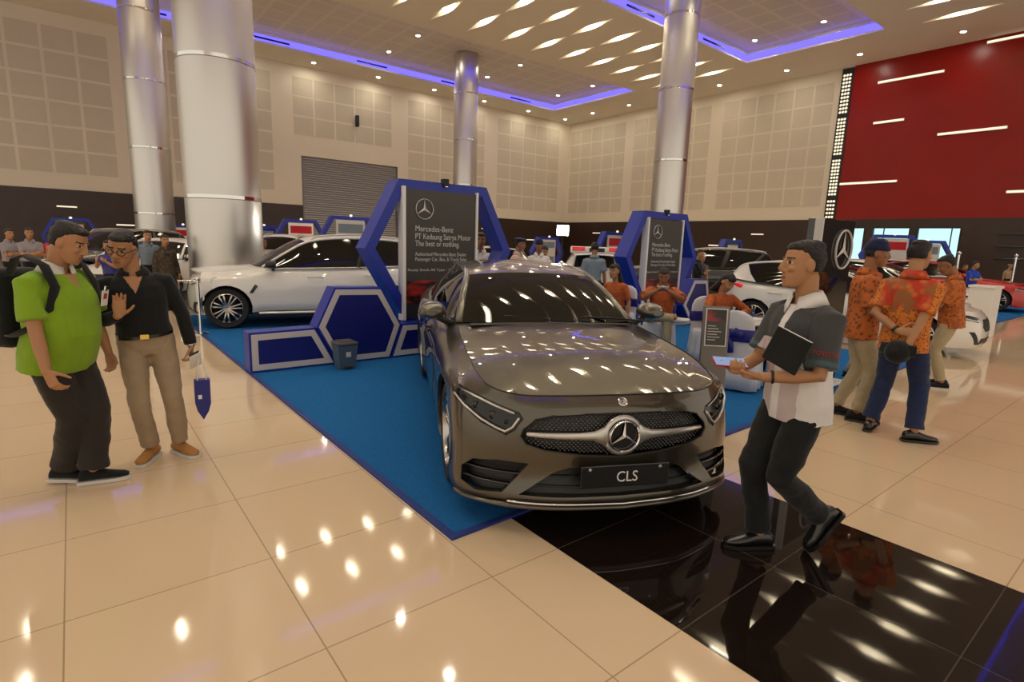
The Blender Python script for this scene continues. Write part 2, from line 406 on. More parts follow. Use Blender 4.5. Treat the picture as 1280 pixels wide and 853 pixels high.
b = MB(); rect_holes(b, -16, XW+.1, -12, YW+.1, holes, CZ)
TZ = CZ+.62
for x0, x1, y0, y1 in TR:
    b.quad((x0, y0, TZ), (x0, y1, TZ), (x1, y1, TZ), (x1, y0, TZ), 0)
    for p, q in (((x0, y0), (x1, y0)), ((x1, y0), (x1, y1)), ((x1, y1), (x0, y1)), ((x0, y1), (x0, y0))):
        b.quad((*p, CZ), (*q, CZ), (*q, TZ), (*p, TZ), 0)
    p = 1.3; nx = int((x1-x0)/p); ny = int((y1-y0-.6)/p); ox = (x1-x0-nx*p)/2+x0; oy = (y1-y0-ny*p)/2+y0
    for i in range(nx):
        for j in range(ny): b.quad((ox+i*p+.09, oy+j*p+.09, TZ-.006), (ox+i*p+.09, oy+(j+1)*p-.09, TZ-.006), (ox+(i+1)*p-.09, oy+(j+1)*p-.09, TZ-.006), (ox+(i+1)*p-.09, oy+j*p+.09, TZ-.006), 1)
ce = struct(b.build('ceiling', [M['ceil'], M['ceilpanel']], fix=False))
# blue led cove bands along the tray edges
for n_, (x0, x1, y0, y1) in zip(('rear', 'middle', 'front'), TR):
    t = thing('cove_light', 'blue glowing cove light round the %s raised ceiling field' % {'rear': 'farthest', 'middle': 'nearer, right-hand', 'front': 'overhead'}[n_], 'ceiling light', (x0, y0, CZ))
    w, d = x1-x0, y1-y0
    for nm, q in (('led_strip', (0, w, d-.06, d-.01)), ('led_strip', (w-.06, w-.01, 0, d)), ('led_strip', (0, w, .01, .06))):
        a = MB(); a.box(*q, .10, .40); a.build(nm, M['led'], t)
    for k in range(5):
        a = MB(); x = w-3.5-k*6.; a.rbox(x-1., x+1., d-.075, d-.055, .17, .27, .004, seg=1); a.build('air_slot', M['navy'], t)
# slot lamps
b0 = None
for i, (x, y) in enumerate(SL):
    lb = {23.9: 'recessed slot lamp in the row next to the far blue cove', 20.75: 'recessed slot lamp in the second row, nearer the right-hand blue cove', 8.6: 'recessed slot lamp right of the nearer blue cove', 5.3: 'recessed slot lamp in the outermost row, upper right'}[y]
    if b0 is None:
        b0 = thing('slot_lamp', lb, 'ceiling light', (x, y, CZ), 0, lb)
        a = MB(); hw = SW/2
        lens = lambda y: max(.10, 1-(abs(y)/SLN)**1.6); pr = [(-SLN, 0), (-1.1, .10), (-.75, .20), (-.4, .30), (-.15, .34), (.15, .34), (.4, .30), (.75, .20), (1.1, .10), (SLN, 0)]
        for (ya, za), (yb, zb) in zip(pr, pr[1:]):
            a.quad((-hw, ya, za), (hw, ya, za), (hw, yb, zb), (-hw, yb, zb)); 
            wa, wb_ = (hw*lens(ya), hw*lens(yb))
            for s in (-1, 1):
                a.quad((s*wa, ya, 0), (s*wa, ya, za), (s*wb_, yb, zb), (s*wb_, yb, 0)); a.quad((s*wa, ya, 0), (s*wb_, yb, 0), (s*hw, yb, 0), (s*hw, ya, 0))
        a.build('trough', M['ceil'], b0, fix=False)
        a = MB(); a.tube([(0, -.36, .22), (0, .36, .22)], [(.10, .05)]*2, 12, flat=(1, 0, 0)); a.build('lamp_tube', M['lamp'], b0)
    else: dup(b0, (x, y, CZ), None, lb, lb)
# downlights
DL = [(x, 36.25, CZ, 'along the far edge of the ceiling by the left wall') for x in (8.4, 12.6, 16.85, 21.1, 25.45, 29.8, 33.9)]
DL += [(33.85, y, CZ, 'along the ceiling edge by the right wall') for y in (33., 29.25, 25.5, 21.75, 17.4, 13.5, 9.1)]
DL += [(x, y, TZ, 'inside the far raised ceiling field') for y in (32.9, 29.3) for x in (16., 23.3, 29.9)]
DL += [(x, y, TZ, 'inside the nearer raised ceiling field') for y in (17.2, 13.7) for x in (1.7, 8.7, 15.7, 22.7, 29.7)]
DL += [(x, y, TZ, 'inside the overhead raised ceiling field') for y in (-2.5, 1.2) for x in (1.7, 8.7, 22.7)]
DL += [(-4., 22.3, CZ, 'added out of view above the left hall for more light'), (-4, 7, CZ, 'added out of view above the left hall for more light')]  # both added unseen to brighten the left wall
d0 = None
for x, y, z, wh in DL:
    lb = 'round recessed downlight ' + wh
    if d0 is None:
        d0 = thing('downlight', lb, 'ceiling light', (x, y, z), 0, 'downlights '+wh)
        a = MB(); a.lathe([(.11, -.012), (.17, -.012), (.18, 0), (.10, .0)], 24, close=True); a.build('trim_ring', M['white'], d0, 40)
        a = MB(); a.lathe([(.10, -.008), (.10, .0)], 20); a.build('lens', M['down'], d0)
    else: dup(d0, (x, y, z), None, lb, 'downlights '+wh)

# ------------------------------------------------------------------ columns
for x, y, r, lb in ((2.65, 13.45, .74, 'big brushed metal column right behind the white SUV'), (2.95, 29., .75, 'metal column at the far left behind the two men'),
                    (19.7, 30., .73, 'distant metal column above the first hexagon stand'), (19.3, 14.3, .66, 'metal column above the second hexagon stand')):
    t = thing('column', lb, 'column', (x, y, 0)); zs = [0, 2.36, 5.06, 7.74, 10.42, TZ]
    for z0, z1 in zip(zs, zs[1:]):
        a = MB(); a.lathe([(r-.02, z0), (r, z0+.03), (r, z1-.05), (r-.02, z1-.03)], 56); a.box(-.004, .004, -r-.002, -r+.02, z0+.04, z1-.06); a.build('cladding', M['alu'], t, 30)
    for z in zs[1:-1]:
        a = MB(); a.lathe([(r-.03, z-.035), (r+.006, z-.035), (r+.006, z+.035), (r-.03, z+.035)], 56, close=True); a.build('joint_ring', M['chrome'], t, 30)

# ------------------------------------------------------------------ car paint
def paint(name, c, metal=.0, rough=.28, flake=.0):
    m, nt, b = _mat(name)
    b.inputs['Base Color'].default_value = (*c, 1); b.inputs['Metallic'].default_value = metal; b.inputs['Roughness'].default_value = rough
    b.inputs['Coat Weight'].default_value = 1.; b.inputs['Coat Roughness'].default_value = .02; b.inputs['Coat IOR'].default_value = 1.5
    return m
M['greypaint'] = paint('grey_metallic_paint', (.084, .071, .051), .72, .30)
M['whitepaint'] = paint('white_car_paint', (.78, .75, .70), 0., .35)
M['blackpaint'] = paint('black_car_paint', (.006, .006, .007), 0., .2)
M['redpaint'] = paint('red_car_paint', (.45, .012, .010), .2, .3)
M['silverpaint'] = paint('silver_car_paint', (.5, .5, .5), .7, .3)
M['rubber'] = mat('tyre_rubber', (.012, .012, .012), .7)
M['rim'] = mat('alloy_rim', (.50, .47, .44), .22, 1)
M['cglass'] = glass('car_glass', (.10, .13, .10))
M['dglass'] = glass('dark_car_glass', (.03, .035, .035))
M['plastic'] = mat('black_plastic', (.010, .010, .011), .45)
M['intr'] = mat('dark_cabin_trim', (.035, .030, .027), .7)
M['seat'] = mat('cabin_seat_leather', (.14, .12, .10), .55)
M['lampglass'] = mat('headlamp_glass', (.012, .012, .013), .16, spec=.45)
M['silver'] = mat('satin_silver', (.60, .58, .55), .28, .75)
M['tail'] = mat('red_tail_lamp', (.55, .01, .012), .12, coat=1., emit=(1., .02, .03), es=.25)
M['sash'] = mat('navy_satin', (.012, .015, .20), .35)

def interp2(tab, ns, nv):
    """tab[station][level] control points -> dense grid by Catmull-Rom both ways"""
    rows = [curve_pts(st, nv) for st in tab]
    cols = list(zip(*rows)); dense = [curve_pts(list(c), ns) for c in cols]
    return [list(r) for r in zip(*dense)]

def wheel(t, x, y, r, w, side, nsp=5, rim_r=.72, double=True):
    """wheel part with rim sub-part; side = +1 left, -1 right"""
    MM = Matrix.Translation((x, y, r)) @ Matrix.Diagonal((1, side, 1, 1))
    a = MB(); rr = r*rim_r; h = w/2
    a.lathe([(rr, -h+.01), (r-.03, -h), (r-.008, -h+.02), (r, -h+.05), (r, h-.05), (r-.008, h-.02), (r-.03, h), (rr+.01, h-.005), (rr, h-.02)], 48, 0, MM, 'y', close=True)
    wb = a.build('wheel', M['rubber'], t, 35)
    a = MB(); a.lathe([(rr, -h+.02), (rr, h-.012), (rr-.012, h-.004), (rr-.022, h-.02), (rr-.035, h-.08), (rr-.05, -h+.02)], 48, 0, MM, 'y', close=True)
    a.lathe([(.0, h-.035), (.06, h-.03), (.07, h-.05), (.07, -.02), (0, -.02)], 24, 0, MM, 'y')
    for k in range(nsp):
        for dl in ((-.11, .11) if double else (0,)):
            an = 2*pi*k/nsp+.3
            p0 = V((.05*cos(an+dl*2), h-.045, .05*sin(an+dl*2))); p1 = V(((rr-.02)*cos(an+dl*1.5), h-.03, (rr-.02)*sin(an+dl*1.5)))
            a.tube([p0, (p0+p1)/2+V((0, .004, 0)), p1], [(.020, .012), (.016, .012), (.022, .012)], 8, 0, MM, flat=(-sin(an), 0, cos(an)))
    a.build('rim', M['rim'], wb, 40)
    a = MB(); a.lathe([(rr-.03, h-.12), (0.05, h-.12)], 32, 0, MM, 'y'); a.build('brake_disc', M['intr'], wb)
    return wb

def cut(me, cutters):
    """boolean difference of a list of meshes from a mesh"""
    for c in cutters:
        bm = bmesh.new(); bm.from_mesh(c); bmesh.ops.recalc_face_normals(bm, faces=bm.faces[:]); bm.to_mesh(c); bm.free()
        for sol in ('EXACT', 'FAST'):
            ob = bpy.data.objects.new('tmp', me); COL.objects.link(ob); o = bpy.data.objects.new('cut', c); COL.objects.link(o)
            md = ob.modifiers.new('b', 'BOOLEAN'); md.operation = 'DIFFERENCE'; md.object = o; md.solver = sol
            dg = bpy.context.evaluated_depsgraph_get(); out = bpy.data.meshes.new_from_object(ob.evaluated_get(dg))
            bpy.data.objects.remove(ob); bpy.data.objects.remove(o)
            if len(out.vertices) > .7*len(me.vertices): me = out; break
    return me

def smooth_from(me, G):
    """shade the cut shell with the normals of the uncut smooth grid G"""
    n = len(G[0]); vs = [p for r in G for p in r]; tris = []
    for i in range(len(G)-1):
        for j in range(n-1):
            q = (i*n+j, i*n+j+1, (i+1)*n+j+1, (i+1)*n+j); tris.append(q)
    bm = bmesh.new(); bv = [bm.verts.new(p) for p in vs]
    for q in tris:
        try: bm.faces.new([bv[k] for k in q])
        except ValueError: pass
    bm.normal_update(); vn = [v.normal.copy() for v in bv]; bm.free()
    tree = BVHTree.FromPolygons(vs, tris)
    nor = [None]*len(me.loops)
    for p in me.polygons:
        for li in p.loop_indices:
            co_ = me.vertices[me.loops[li].vertex_index].co
            hit, fn, fi, d = tree.find_nearest(co_)
            nn = p.normal.copy()
            if hit is not None and d < .012:
                q = tris[fi]; W = [1/((vs[k]-co_).length+1e-5)**2 for k in q]; a = V((0, 0, 0))
                for k, w_ in zip(q, W): a += vn[k]*w_
                a.normalize(); dt = a.dot(p.normal)
                if abs(dt) > .72: nn = a if dt > 0 else -a
            nor[li] = nn
    me.polygons.foreach_set('use_smooth', [True]*len(me.polygons))
    me.normals_split_custom_set([tuple(x) for x in nor])
    return tree

def shell_mesh(G, th, arches=(), rw=.4):
    """closed perimeter grid G (first row = last row) -> thick shell mesh"""
    k, n = len(G)-1, len(G[0])
    bm = bmesh.new(); vv = [[bm.verts.new(p) for p in G[i]] for i in range(k)]
    for i in range(k):
        for j in range(n-1): bm.faces.new((vv[i][j], vv[(i+1) % k][j], vv[(i+1) % k][j+1], vv[i][j+1]))
    for ax in arches:                                             # wheel arches: open the skin, round the edge
        dist = lambda p: math.hypot(p.x-ax[0], p.z-ax[1])
        kill = [f for f in bm.faces if sum(dist(v.co) < rw for v in f.verts) >= 2 and all(abs(v.co.y) > .4 for v in f.verts)]
        edge = {v for f in kill for v in f.verts}
        bmesh.ops.delete(bm, geom=kill, context='FACES')
        for v in edge:
            if v.is_valid and v.link_faces:
                d_ = dist(v.co); k_ = rw/max(d_, 1e-6)
                if v.co.z > ax[1]-rw*.55: v.co.x = ax[0]+(v.co.x-ax[0])*k_; v.co.z = ax[1]+(v.co.z-ax[1])*k_
    bmesh.ops.delete(bm, geom=[v for v in bm.verts if not v.link_faces], context='VERTS')
    bmesh.ops.recalc_face_normals(bm, faces=bm.faces[:])
    bm.normal_update()
    cen = V((-1.3, 0, .5)); s = sum((f.calc_center_median()-cen).normalized().dot(f.normal) for f in bm.faces)
    if s < 0: bmesh.ops.reverse_faces(bm, faces=bm.faces[:])
    me = bpy.data.meshes.new('sh'); bm.to_mesh(me); bm.free()
    return evalmesh(me, [('SOLIDIFY', dict(thickness=th, offset=-1., use_even_offset=False))])

def car(name, label, cat, loc, heading, S, group=None):
    """S: spec dict. Car frame: x forward from the front axle, y left, z up."""
    t = thing(name, label, cat, (loc[0], loc[1], loc[2] if len(loc) > 2 else 0), heading, group)
    W, wb, fo, ro, r = S['W'], S['wb'], S['fo'], S['ro'], S['r']; hi = S.get('hi', 1); ww = .24
    tab = S['tab']
    NS, NV = S.get('ns', 5), S.get('nv', 4)
    half = interp2(tab, NS, NV)                                   # right half, y<0 mirrored below
    full = half+[[V((p.x, -p.y, p.z)) for p in row] for row in half[-2::-1]]
    sm = shell_mesh(full, .03, [(x, r) for x in (0, -wb)], r+S.get('gap', .045))
    cuts = []
    for poly, xm in S.get('nose_cuts', []):
        a = MB(); a.prism(poly, xm, 1.4, 'yz'); cuts.append(a.mesh())
    sm = cut(sm, cuts); smooth_from(sm, full)
    body = link('body', sm, [M[S['paint']]], t)
    # wheels, arch liners
    for x in (0, -wb):
        for sd in (1, -1):
            wheel(t, x, sd*(W-.03-ww/2), r, ww, sd, S.get('nsp', 5))
    for x in (0, -wb):
        for sd in (1, -1):
            a = MB(); RR = r+.06; n = 20; A = [(x+RR*cos(pi*k/n-.1+.2*k/n-.0), 0, r+RR*sin(pi*k/n)) for k in range(n+1)]
            rows = [[V((p[0], sd*(W-.02-dy), p[2])) for p in A] for dy in (0.02, .45)]
            a.grid(rows); a.add([V((p[0], sd*(W-.47), p[2])) for p in A], [tuple(range(n+1))])
            a.build('arch_liner', M['plastic'], t)
    a = MB(); zf = S['zfloor']; a.box(-wb-ro*.6, fo*.5, -W*.62, W*.62, zf, zf+.08); a.box(-wb+.4, -.4, -W+.08, W-.08, zf, zf+.12); a.build('underbody', M['plastic'], t)
    # hood: front edge from the nose stations, sides from the fender tops
    top = [row[-1] for row in half]; ic = S['i_corner']*NS; ik_ = S['i_cowl']*NS
    cow = V(S['cowl_c']); ed = top[ik_]
    nw = 2*ic+1
    front = [V((p.x, p.y, p.z)) for p in top[:ic+1]]; front = front[::-1]+[V((p.x, -p.y, p.z)) for p in front[1:]]
    sideR = top[ic:ik_+1]; sideL = [V((p.x, -p.y, p.z)) for p in sideR]
    rear = []
    for k in range(nw):
        u = -1+2*k/(nw-1); s = 1-abs(u)**2.2
        rear.append(V((ed.x+(cow.x-ed.x)*s, ed.y*-u, ed.z+(cow.z-ed.z)*s)))
    Gh = coons(front, rear, sideR, sideL)
    for i, row in enumerate(Gh):
        for j, p in enumerate(row):
            v = i/(len(Gh)-1); u = abs(-1+2*j/(nw-1))
            p.z += S.get('crown', .03)*sin(pi*min(1, v*.95+.03))*(1-u**2.5)+S.get('rib', .0)*math.exp(-((u-.52-.2*v)/.07)**2)*sin(pi*min(1, v+.02))
    Gd = [[p-V((0, 0, .02)) for p in row] for row in Gh]
    a = MB(); a.slab(Gh, Gd); hood = a.build('hood', M[S['paint']], t, 35)
    # greenhouse
    rail = curve_pts(S['rail'], 6); nr = len(rail); iA, iB = S['rail_split'][0]*6, S['rail_split'][1]*6
    belt = curve_pts(S['belt'], max(1, (nr-1)//(len(S['belt'])-1))); 
    belt = [belt[min(len(belt)-1, round(k*(len(belt)-1)/(nr-1)))] for k in range(nr)]
    def cross(k, n=17, off=0.):
        p = rail[k]; f = S['cross'](k/(nr-1)); row = []
        for j in range(n):
            u = -1+2*j/(n-1); s = 1-abs(u)**2.4
            row.append(V((p.x+f[0]*s, abs(p.y)*u, p.z+f[1]*s)))
        return row
    def strip(k0, k1, nm, m, inset=0, th=.012):
        G = [cross(k) for k in range(k0, k1+1)]; a = MB(); a.slab(G, [[p-V((0, 0, th)) for p in rw] for rw in G]); return a.build(nm, M[m], t, 40)
    strip(0, iA, 'windshield', S.get('glass', 'cglass')); strip(iA, iB, 'roof', S.get('roofm', S['paint']), th=.02); strip(iB, nr-1, 'rear_window', 'dglass')
    for sd in (1, -1):
        G = []
        for k in range(0, nr):
            p, q = V(rail[k]), V(belt[k]); p.y = sd*abs(p.y); q.y = sd*abs(q.y); row = []
            for j in range(6):
                u = j/5; w_ = q.lerp(p, u); w_.y += sd*.03*sin(pi*u); row.append(w_)
            G.append(row)
        a = MB(); a.slab(G, [[p-V((0, sd*.01, 0)) for p in rw] for rw in G]); a.build('side_window', M[S.get('sglass', 'dglass')], t, 40)
        a = MB(); a.tube([V((p.x, sd*abs(p.y), p.z-.005)) for p in rail], [(.030, .024)]*nr, 10, flat=(0, 1, 0)); a.build('roof_pillar', M[S['paint']], t, True)
        a = MB(); a.tube([V((p.x, sd*(abs(p.y)+.004), p.z)) for p in belt], .014, 8); a.build('belt_trim', M[S.get('belt_m', 'plastic')], t, True)
        for f_, wd in S.get('pillars', ((.50, .05),)):
            k = round(f_*(nr-1)); G = []
            for kk in (k-.5, k+.5):
                pass
            p, q = V(rail[k]), V(belt[k]); p.y = sd*(abs(p.y)+.006); q.y = sd*(abs(q.y)+.006); m_ = (p+q)/2; m_.y += sd*.03
            a = MB(); a.tube([q, m_, p], [(wd, .012)]*3, 8, flat=(1, 0, 0)); a.build('door_pillar', M['plastic'], t, True)
        if S.get('cpillar'):
            c0 = round(S['cpillar']*(nr-1)); G = []
            for k in range(c0, nr):
                p, q = V(rail[k]), V(belt[k]); p.y = sd*abs(p.y); q.y = sd*abs(q.y); row = []
                for j in range(6):
                    u = j/5; w_ = q.lerp(p, u); w_.y += sd*(.03*sin(pi*u)+.012); w_.x += (1-u)*S.get('clean', 0)*(1 if k == c0 else 0); row.append(w_)
                G.append(row)
            a = MB(); a.slab(G, [[p-V((0, sd*.01, 0)) for p in rw] for rw in G]); a.build('rear_pillar', M[S['paint']], t, 40)
        # mirror
        if S.get('mirror'):
            mx_, my, mz = S['mirror']; a = MB()
            rings = []
            for k, (dx, wy, wz) in enumerate(((.10, .045, .03), (.07, .085, .06), (.01, .105, .078), (-.05, .108, .08), (-.07, .10, .072))):
                rings.append([V((mx_+dx-abs(cos(2*pi*q/16))*0, sd*(my-.02*k*.3+wy*cos(2*pi*q/16)), mz+wz*sin(2*pi*q/16)*(1 if sin(2*pi*q/16) > 0 else .8))) for q in range(16)])
            a.loft(rings); mb_ = a.build('side_mirror', M[S.get('mirm', S['paint'])], t, 40)
            a = MB(); a.tube([(mx_-.02, sd*(my-.06), mz-.05), (mx_-.02, sd*(my-.16), mz-.10), (mx_-.02, sd*(my-.24), mz-.10)], [(.035, .018)]*3, 8); a.build('mirror_arm', M['plastic'], mb_, True)
    # rear deck / tail
    kt = len(half)-1; i_d = S['i_deck']*NS
    ft = cross(nr-1, 2*(kt-i_d)+1); tl = [V(p) for p in top[i_d:]]; 
    tail = tl[:-1]+[V((p.x, -p.y, p.z)) for p in tl[::-1]]
    n2 = len(tail); ft = cross(nr-1, n2)
    cs = [[ft[0].lerp(tail[0], k/4) for k in range(5)], [ft[-1].lerp(tail[-1], k/4) for k in range(5)]]
    Gd = coons(ft, tail, cs[0], cs[1]); a = MB(); a.slab(Gd, [[p-V((0, 0, .02)) for p in rw] for rw in Gd]); a.build('boot_lid', M[S['paint']], t, 35)
    # cowl/shoulder fill between body top edge and belt/greenhouse
    for sd in (1, -1):
        G = []
        tp = [V((p.x, sd*abs(p.y), p.z)) for p in top[ik_:i_d+1]]
        for p in tp:
            q = min(belt, key=lambda b_: abs(b_.x-p.x)); q = V((p.x if belt[-1].x <= p.x <= belt[0].x else q.x, sd*abs(q.y), q.z)); G.append([p, p.lerp(q, .5)+V((0, 0, .004)), q-V((0, 0, .006))])
        a = MB(); a.slab(G, [[p-V((0, 0, .015)) for p in rw] for rw in G]); a.build('shoulder_panel', M[S['paint']], t, 40)
    # cabin
    zc = S['zfloor']; xh = S.get('xseat', -1.55)
    if S.get('cabin', 1):
        a = MB(); a.rbox(cow.x-.55, cow.x-.02, -W*.72, W*.72, cow.z-.22, cow.z-.03, .05); a.build('dashboard', M['intr'], t, 40)
        for x in (xh, xh-.9):
            for y in (-.38, .38):
                a = MB(); a.rbox(x-.1, x+.42, y-.24, y+.24, zc+.15, zc+.32, .06)
                Mx = Matrix.Translation((x-.08, y, zc+.3)) @ Matrix.Rotation(R(-16), 4, 'Y')
                a.rbox(-.07, .07, -.24, .24, 0, .55, .06, 0, Mx); a.rbox(-.05, .05, -.13, .13, .58, .76, .045, 0, Mx); a.build('cabin_seat', M['seat'], t, 40)
        a = MB(); Mx = Matrix.Translation((cow.x-.62, S.get('drv', -1)*.38, cow.z-.10)) @ Matrix.Rotation(R(-65), 4, 'Y')
        a.lathe([(.17+.014*cos(k*pi/4), .014*sin(k*pi/4)) for k in range(8)], 24, 0, Mx, 'z', close=True); a.box(-.03, .03, -.17, .17, -.01, .01, 0, Mx); a.build('steering_wheel', M['intr'], t, 40)
    a = MB(); a.box(-wb-.4, cow.x+.1, -W*.75, W*.75, zc+.05, zc+.14); a.build('cabin_floor', M['intr'], t)
    # panel lines and handles
    for sd in (1, -1):
        for (xa, xb, zz) in S.get('handles', ()):
            a = MB(); y = sd*(W+.006); a.tube([(xa, y-sd*.02, zz), (xa-.03, y+sd*.015, zz), (xb+.03, y+sd*.015, zz), (xb, y-sd*.02, zz)], [(.016, .011)]*4, 8); a.build('door_handle', M[S.get('hm', S['paint'])], t, True)
    if S.get('rails'):
        for sd in (1, -1):
            P = [V((p.x, sd*(abs(p.y)-.02), p.z+.055)) for p in rail[iA+1:iB+1]]; P[0].z -= .05; P[-1].z -= .05
            a = MB(); a.tube(P, .016, 8); a.build('roof_rail', M['silver'], t, True)
    return t, full, half

def gen_tab(S):
    """16 stations x 7 levels from a handful of numbers"""
    W, wb, fo, ro = S['W'], S['wb'], S['fo'], S['ro']; zl, zh, zc, zb = S['zlip'], S['zhood'], S['zcowl'], S['zbelt']; zt = S['ztail']; r = S['r']
    lv = [0, .12, .30, .5, .68, .86, 1.]
    def st(x0, y0, z0, z1, inx, iny, tuck=.05, bul=(0, .02, .03, .03, .02, -.01, -.06), dx=(1, 0)):
        out = []
        for k, l in enumerate(lv):
            b_ = bul[k]; out.append((x0+dx[0]*b_, y0-(b_*dx[1] if y0 < 0 else 0), z0+(z1-z0)*l))
        return out
    nb = S.get('nosebulge', (0, .03, .045, .04, .02, -.03, -.10)); T = []
    xf = fo-.05
    T.append([(xf+nb[k], 0, zl+(zh-zl)*l) for k, l in enumerate(lv)])
    T.append([(xf-.03+nb[k], -.35, zl+(zh-zl)*l) for k, l in enumerate(lv)])
    T.append([(xf-.10+nb[k], -.60, zl+(zh+.005-zl)*l) for k, l in enumerate(lv)])
    T.append([(xf-.22+nb[k]*.9, -(W-.17)-nb[k]*.25, zl+(zh+.02-zl)*l) for k, l in enumerate(lv)])
    T.append([(xf-.42+nb[k]*.4, -(W-.055)-nb[k]*.5+(.06 if k == 6 else 0), zl+(zh+.04-zl)*l) for k, l in enumerate(lv)])
    sd = S.get('side', (-.06, -.01, 0., .004, -.01, -.05, -.13))
    def side(x, z0, z1, w=0., top=0.): T.append([(x, -(W+sd[k]+w*(1 if 0 < k < 6 else .5))+(top if k == 6 else 0), z0+(z1-z0)*l) for k, l in enumerate(lv)])
    side(r+.02, zl+.02, zh+(zc-zh)*.30, 0, .06); side(0, zl+.02, zh+(zc-zh)*.5, .012, .06); side(-r, zl+.02, zh+(zc-zh)*.72, .005, .05)
    side(S['xcowl'], S['zsill'], zc, -.005, .02)
    side(-wb*.5, S['zsill'], zc+(zb-zc)*.4, -.01); side(-wb*.75, S['zsill'], zc+(zb-zc)*.7, -.005); side(-wb, S['zsill']+.02, zb, .012)
    T.append([(-wb-r-.05+0*k, -(W-.01+sd[k]), zl+.05+(zb-zl-.05)*l) for k, l in enumerate(lv)])
    tb = S.get('tailbulge', (0, .04, .05, .02, .0, -.04, -.10)); xt = -(wb+ro)+.06
    T.append([(xt+.22-tb[k]*.6, -(W-.12)-tb[k]*.4, zl+.08+(zt-zl-.08)*l) for k, l in enumerate(lv)])
    T.append([(xt+.06-tb[k], -.60, zl+.08+(zt-zl-.08)*l) for k, l in enumerate(lv)])
    T.append([(xt-tb[k], 0, zl+.08+(zt-zl-.08)*l) for k, l in enumerate(lv)])
    return T
# ------------------------------------------------------------------ the grey saloon
CA = R(25.85); CH = math.atan2(-cos(CA), -sin(CA)); CLOC = (2.70, 2.655, .013)
def mir(P): return [(-y, z) for y, z in P][::-1]
GR = [(0, .700), (.22, .697), (.40, .685), (.49, .66), (.555, .60), (.57, .56), (.54, .515), (.44, .485), (.22, .458), (0, .448)]
GRILLE = GR+[(-y, z) for y, z in GR[-2:0:-1]]
INT = [(.870, .235), (.865, .32), (.81, .382), (.69, .408), (.52, .402), (.57, .33), (.66, .225), (.80, .208)]
LOW = [(-.575, .222), (-.38, .355), (-.30, .385), (.30, .385), (.38, .355), (.575, .222), (.35, .222), (0, .226), (-.35, .222)]
HL = [(.94, .748), (.89, .776), (.78, .748), (.575, .688), (.555, .655), (.60, .590), (.645, .556), (.77, .603), (.885, .685)]
Z7 = lambda *z: z
def st7(xs, ys, zs): return [(xs[k] if hasattr(xs, '__len__') else xs, -(ys[k] if hasattr(ys, '__len__') else ys), zs[k]) for k in range(7)]
HT = [st7((.865, .872, .835, .850, .846, .822, .772), 0, (.172, .215, .335, .50, .62, .72, .788)),
      st7((.832, .842, .80, .822, .815, .79, .745), .33, (.172, .215, .335, .50, .62, .72, .784)),
      st7((.750, .768, .738, .748, .735, .705, .672), .57, (.165, .207, .33, .49, .62, .715, .778)),
      st7((.615, .640, .625, .625, .605, .580, .555), (.775, .79, .775, .775, .765, .745, .715), (.155, .195, .32, .48, .62, .725, .80)),
      st7((.44, .455, .45, .44, .42, .40, .36), (.89, .908, .90, .90, .895, .865, .765), (.145, .18, .32, .48, .63, .755, .842)),
      st7(.18, (.90, .925, .925, .93, .93, .90, .775), (.15, .19, .33, .49, .65, .79, .875)),
      st7(-.05, (.90, .93, .935, .94, .94, .905, .778), (.15, .2, .34, .5, .67, .82, .902)),
      st7(-.42, (.88, .915, .93, .935, .935, .90, .77), (.16, .2, .35, .52, .70, .85, .935)),
      st7(-.80, (.87, .905, .925, .92, .93, .90, .757), (.17, .21, .36, .54, .73, .88, .965)),
      st7(-1.5, (.87, .90, .92, .912, .928, .90, .83), (.17, .21, .37, .55, .76, .90, .965)),
      st7(-2.2, (.87, .90, .92, .917, .93, .90, .83), (.17, .21, .37, .56, .77, .91, .98)),
      st7(-2.94, (.90, .93, .94, .945, .945, .90, .82), (.17, .22, .38, .57, .78, .92, 1.0)),
      st7(-3.38, (.88, .91, .925, .93, .92, .88, .80), (.18, .23, .38, .57, .78, .93, 1.01)),
      st7((-3.80, -3.84, -3.86, -3.87, -3.87, -3.84, -3.80), (.82, .85, .86, .86, .85, .81, .74), (.2, .25, .4, .58, .79, .94, 1.015)),
      st7((-4.02, -4.07, -4.09, -4.10, -4.10, -4.06, -4.0), .60, (.2, .25, .4, .58, .79, .95, 1.02)),
      st7((-4.08, -4.12, -4.14, -4.15, -4.14, -4.10, -4.04), 0, (.2, .25, .4, .58, .79, .95, 1.025))]
def hcross(t):
    if t < .25: f = t/.25; return (.20-.12*f, .012+.022*f)
    if t < .75: f = (t-.25)/.5; return (.08*(1-f)-.06*f, .034+.016*sin(pi*f))
    f = (t-.75)/.25; return (-.06-.09*f, .034-.01*f)
HS = dict(W=.94, wb=2.939, fo=.87, ro=1.19, r=.345, tab=HT, paint='greypaint', zfloor=.17, i_corner=3, i_cowl=8, cowl_c=(-.57, 0, .992), crown=.035, rib=.003, ns=7, nv=5, gap=.04,
    rail=[(-.78, -.735, .985), (-1.08, -.665, 1.165), (-1.42, -.59, 1.315), (-1.75, -.575, 1.368), (-2.2, -.57, 1.385), (-2.6, -.55, 1.37), (-2.95, -.54, 1.30), (-3.35, -.56, 1.17), (-3.75, -.60, 1.045)],
    rail_split=(2, 6), belt=[(-.86, -.825, .968), (-1.5, -.838, .972), (-2.2, -.838, .985), (-2.9, -.81, 1.0), (-3.45, -.72, 1.03)], belt_m='silver', cross=hcross, i_deck=13, cpillar=.83,
    pillars=((.52, .05),), mirror=(-.80, .955, 1.06), handles=((-1.55, -1.35, .82), (-2.45, -2.25, .84)), nsp=5,
    nose_cuts=[(GRILLE, .5), (INT, .40), (mir(INT), .40), (LOW, .5), (HL, .37), (mir(HL), .37)])
hero, hfull, hhalf = car('saloon_car', 'dark grey metallic saloon car in front on the blue carpet, CLS on its plate', 'car', CLOC, CH, HS)
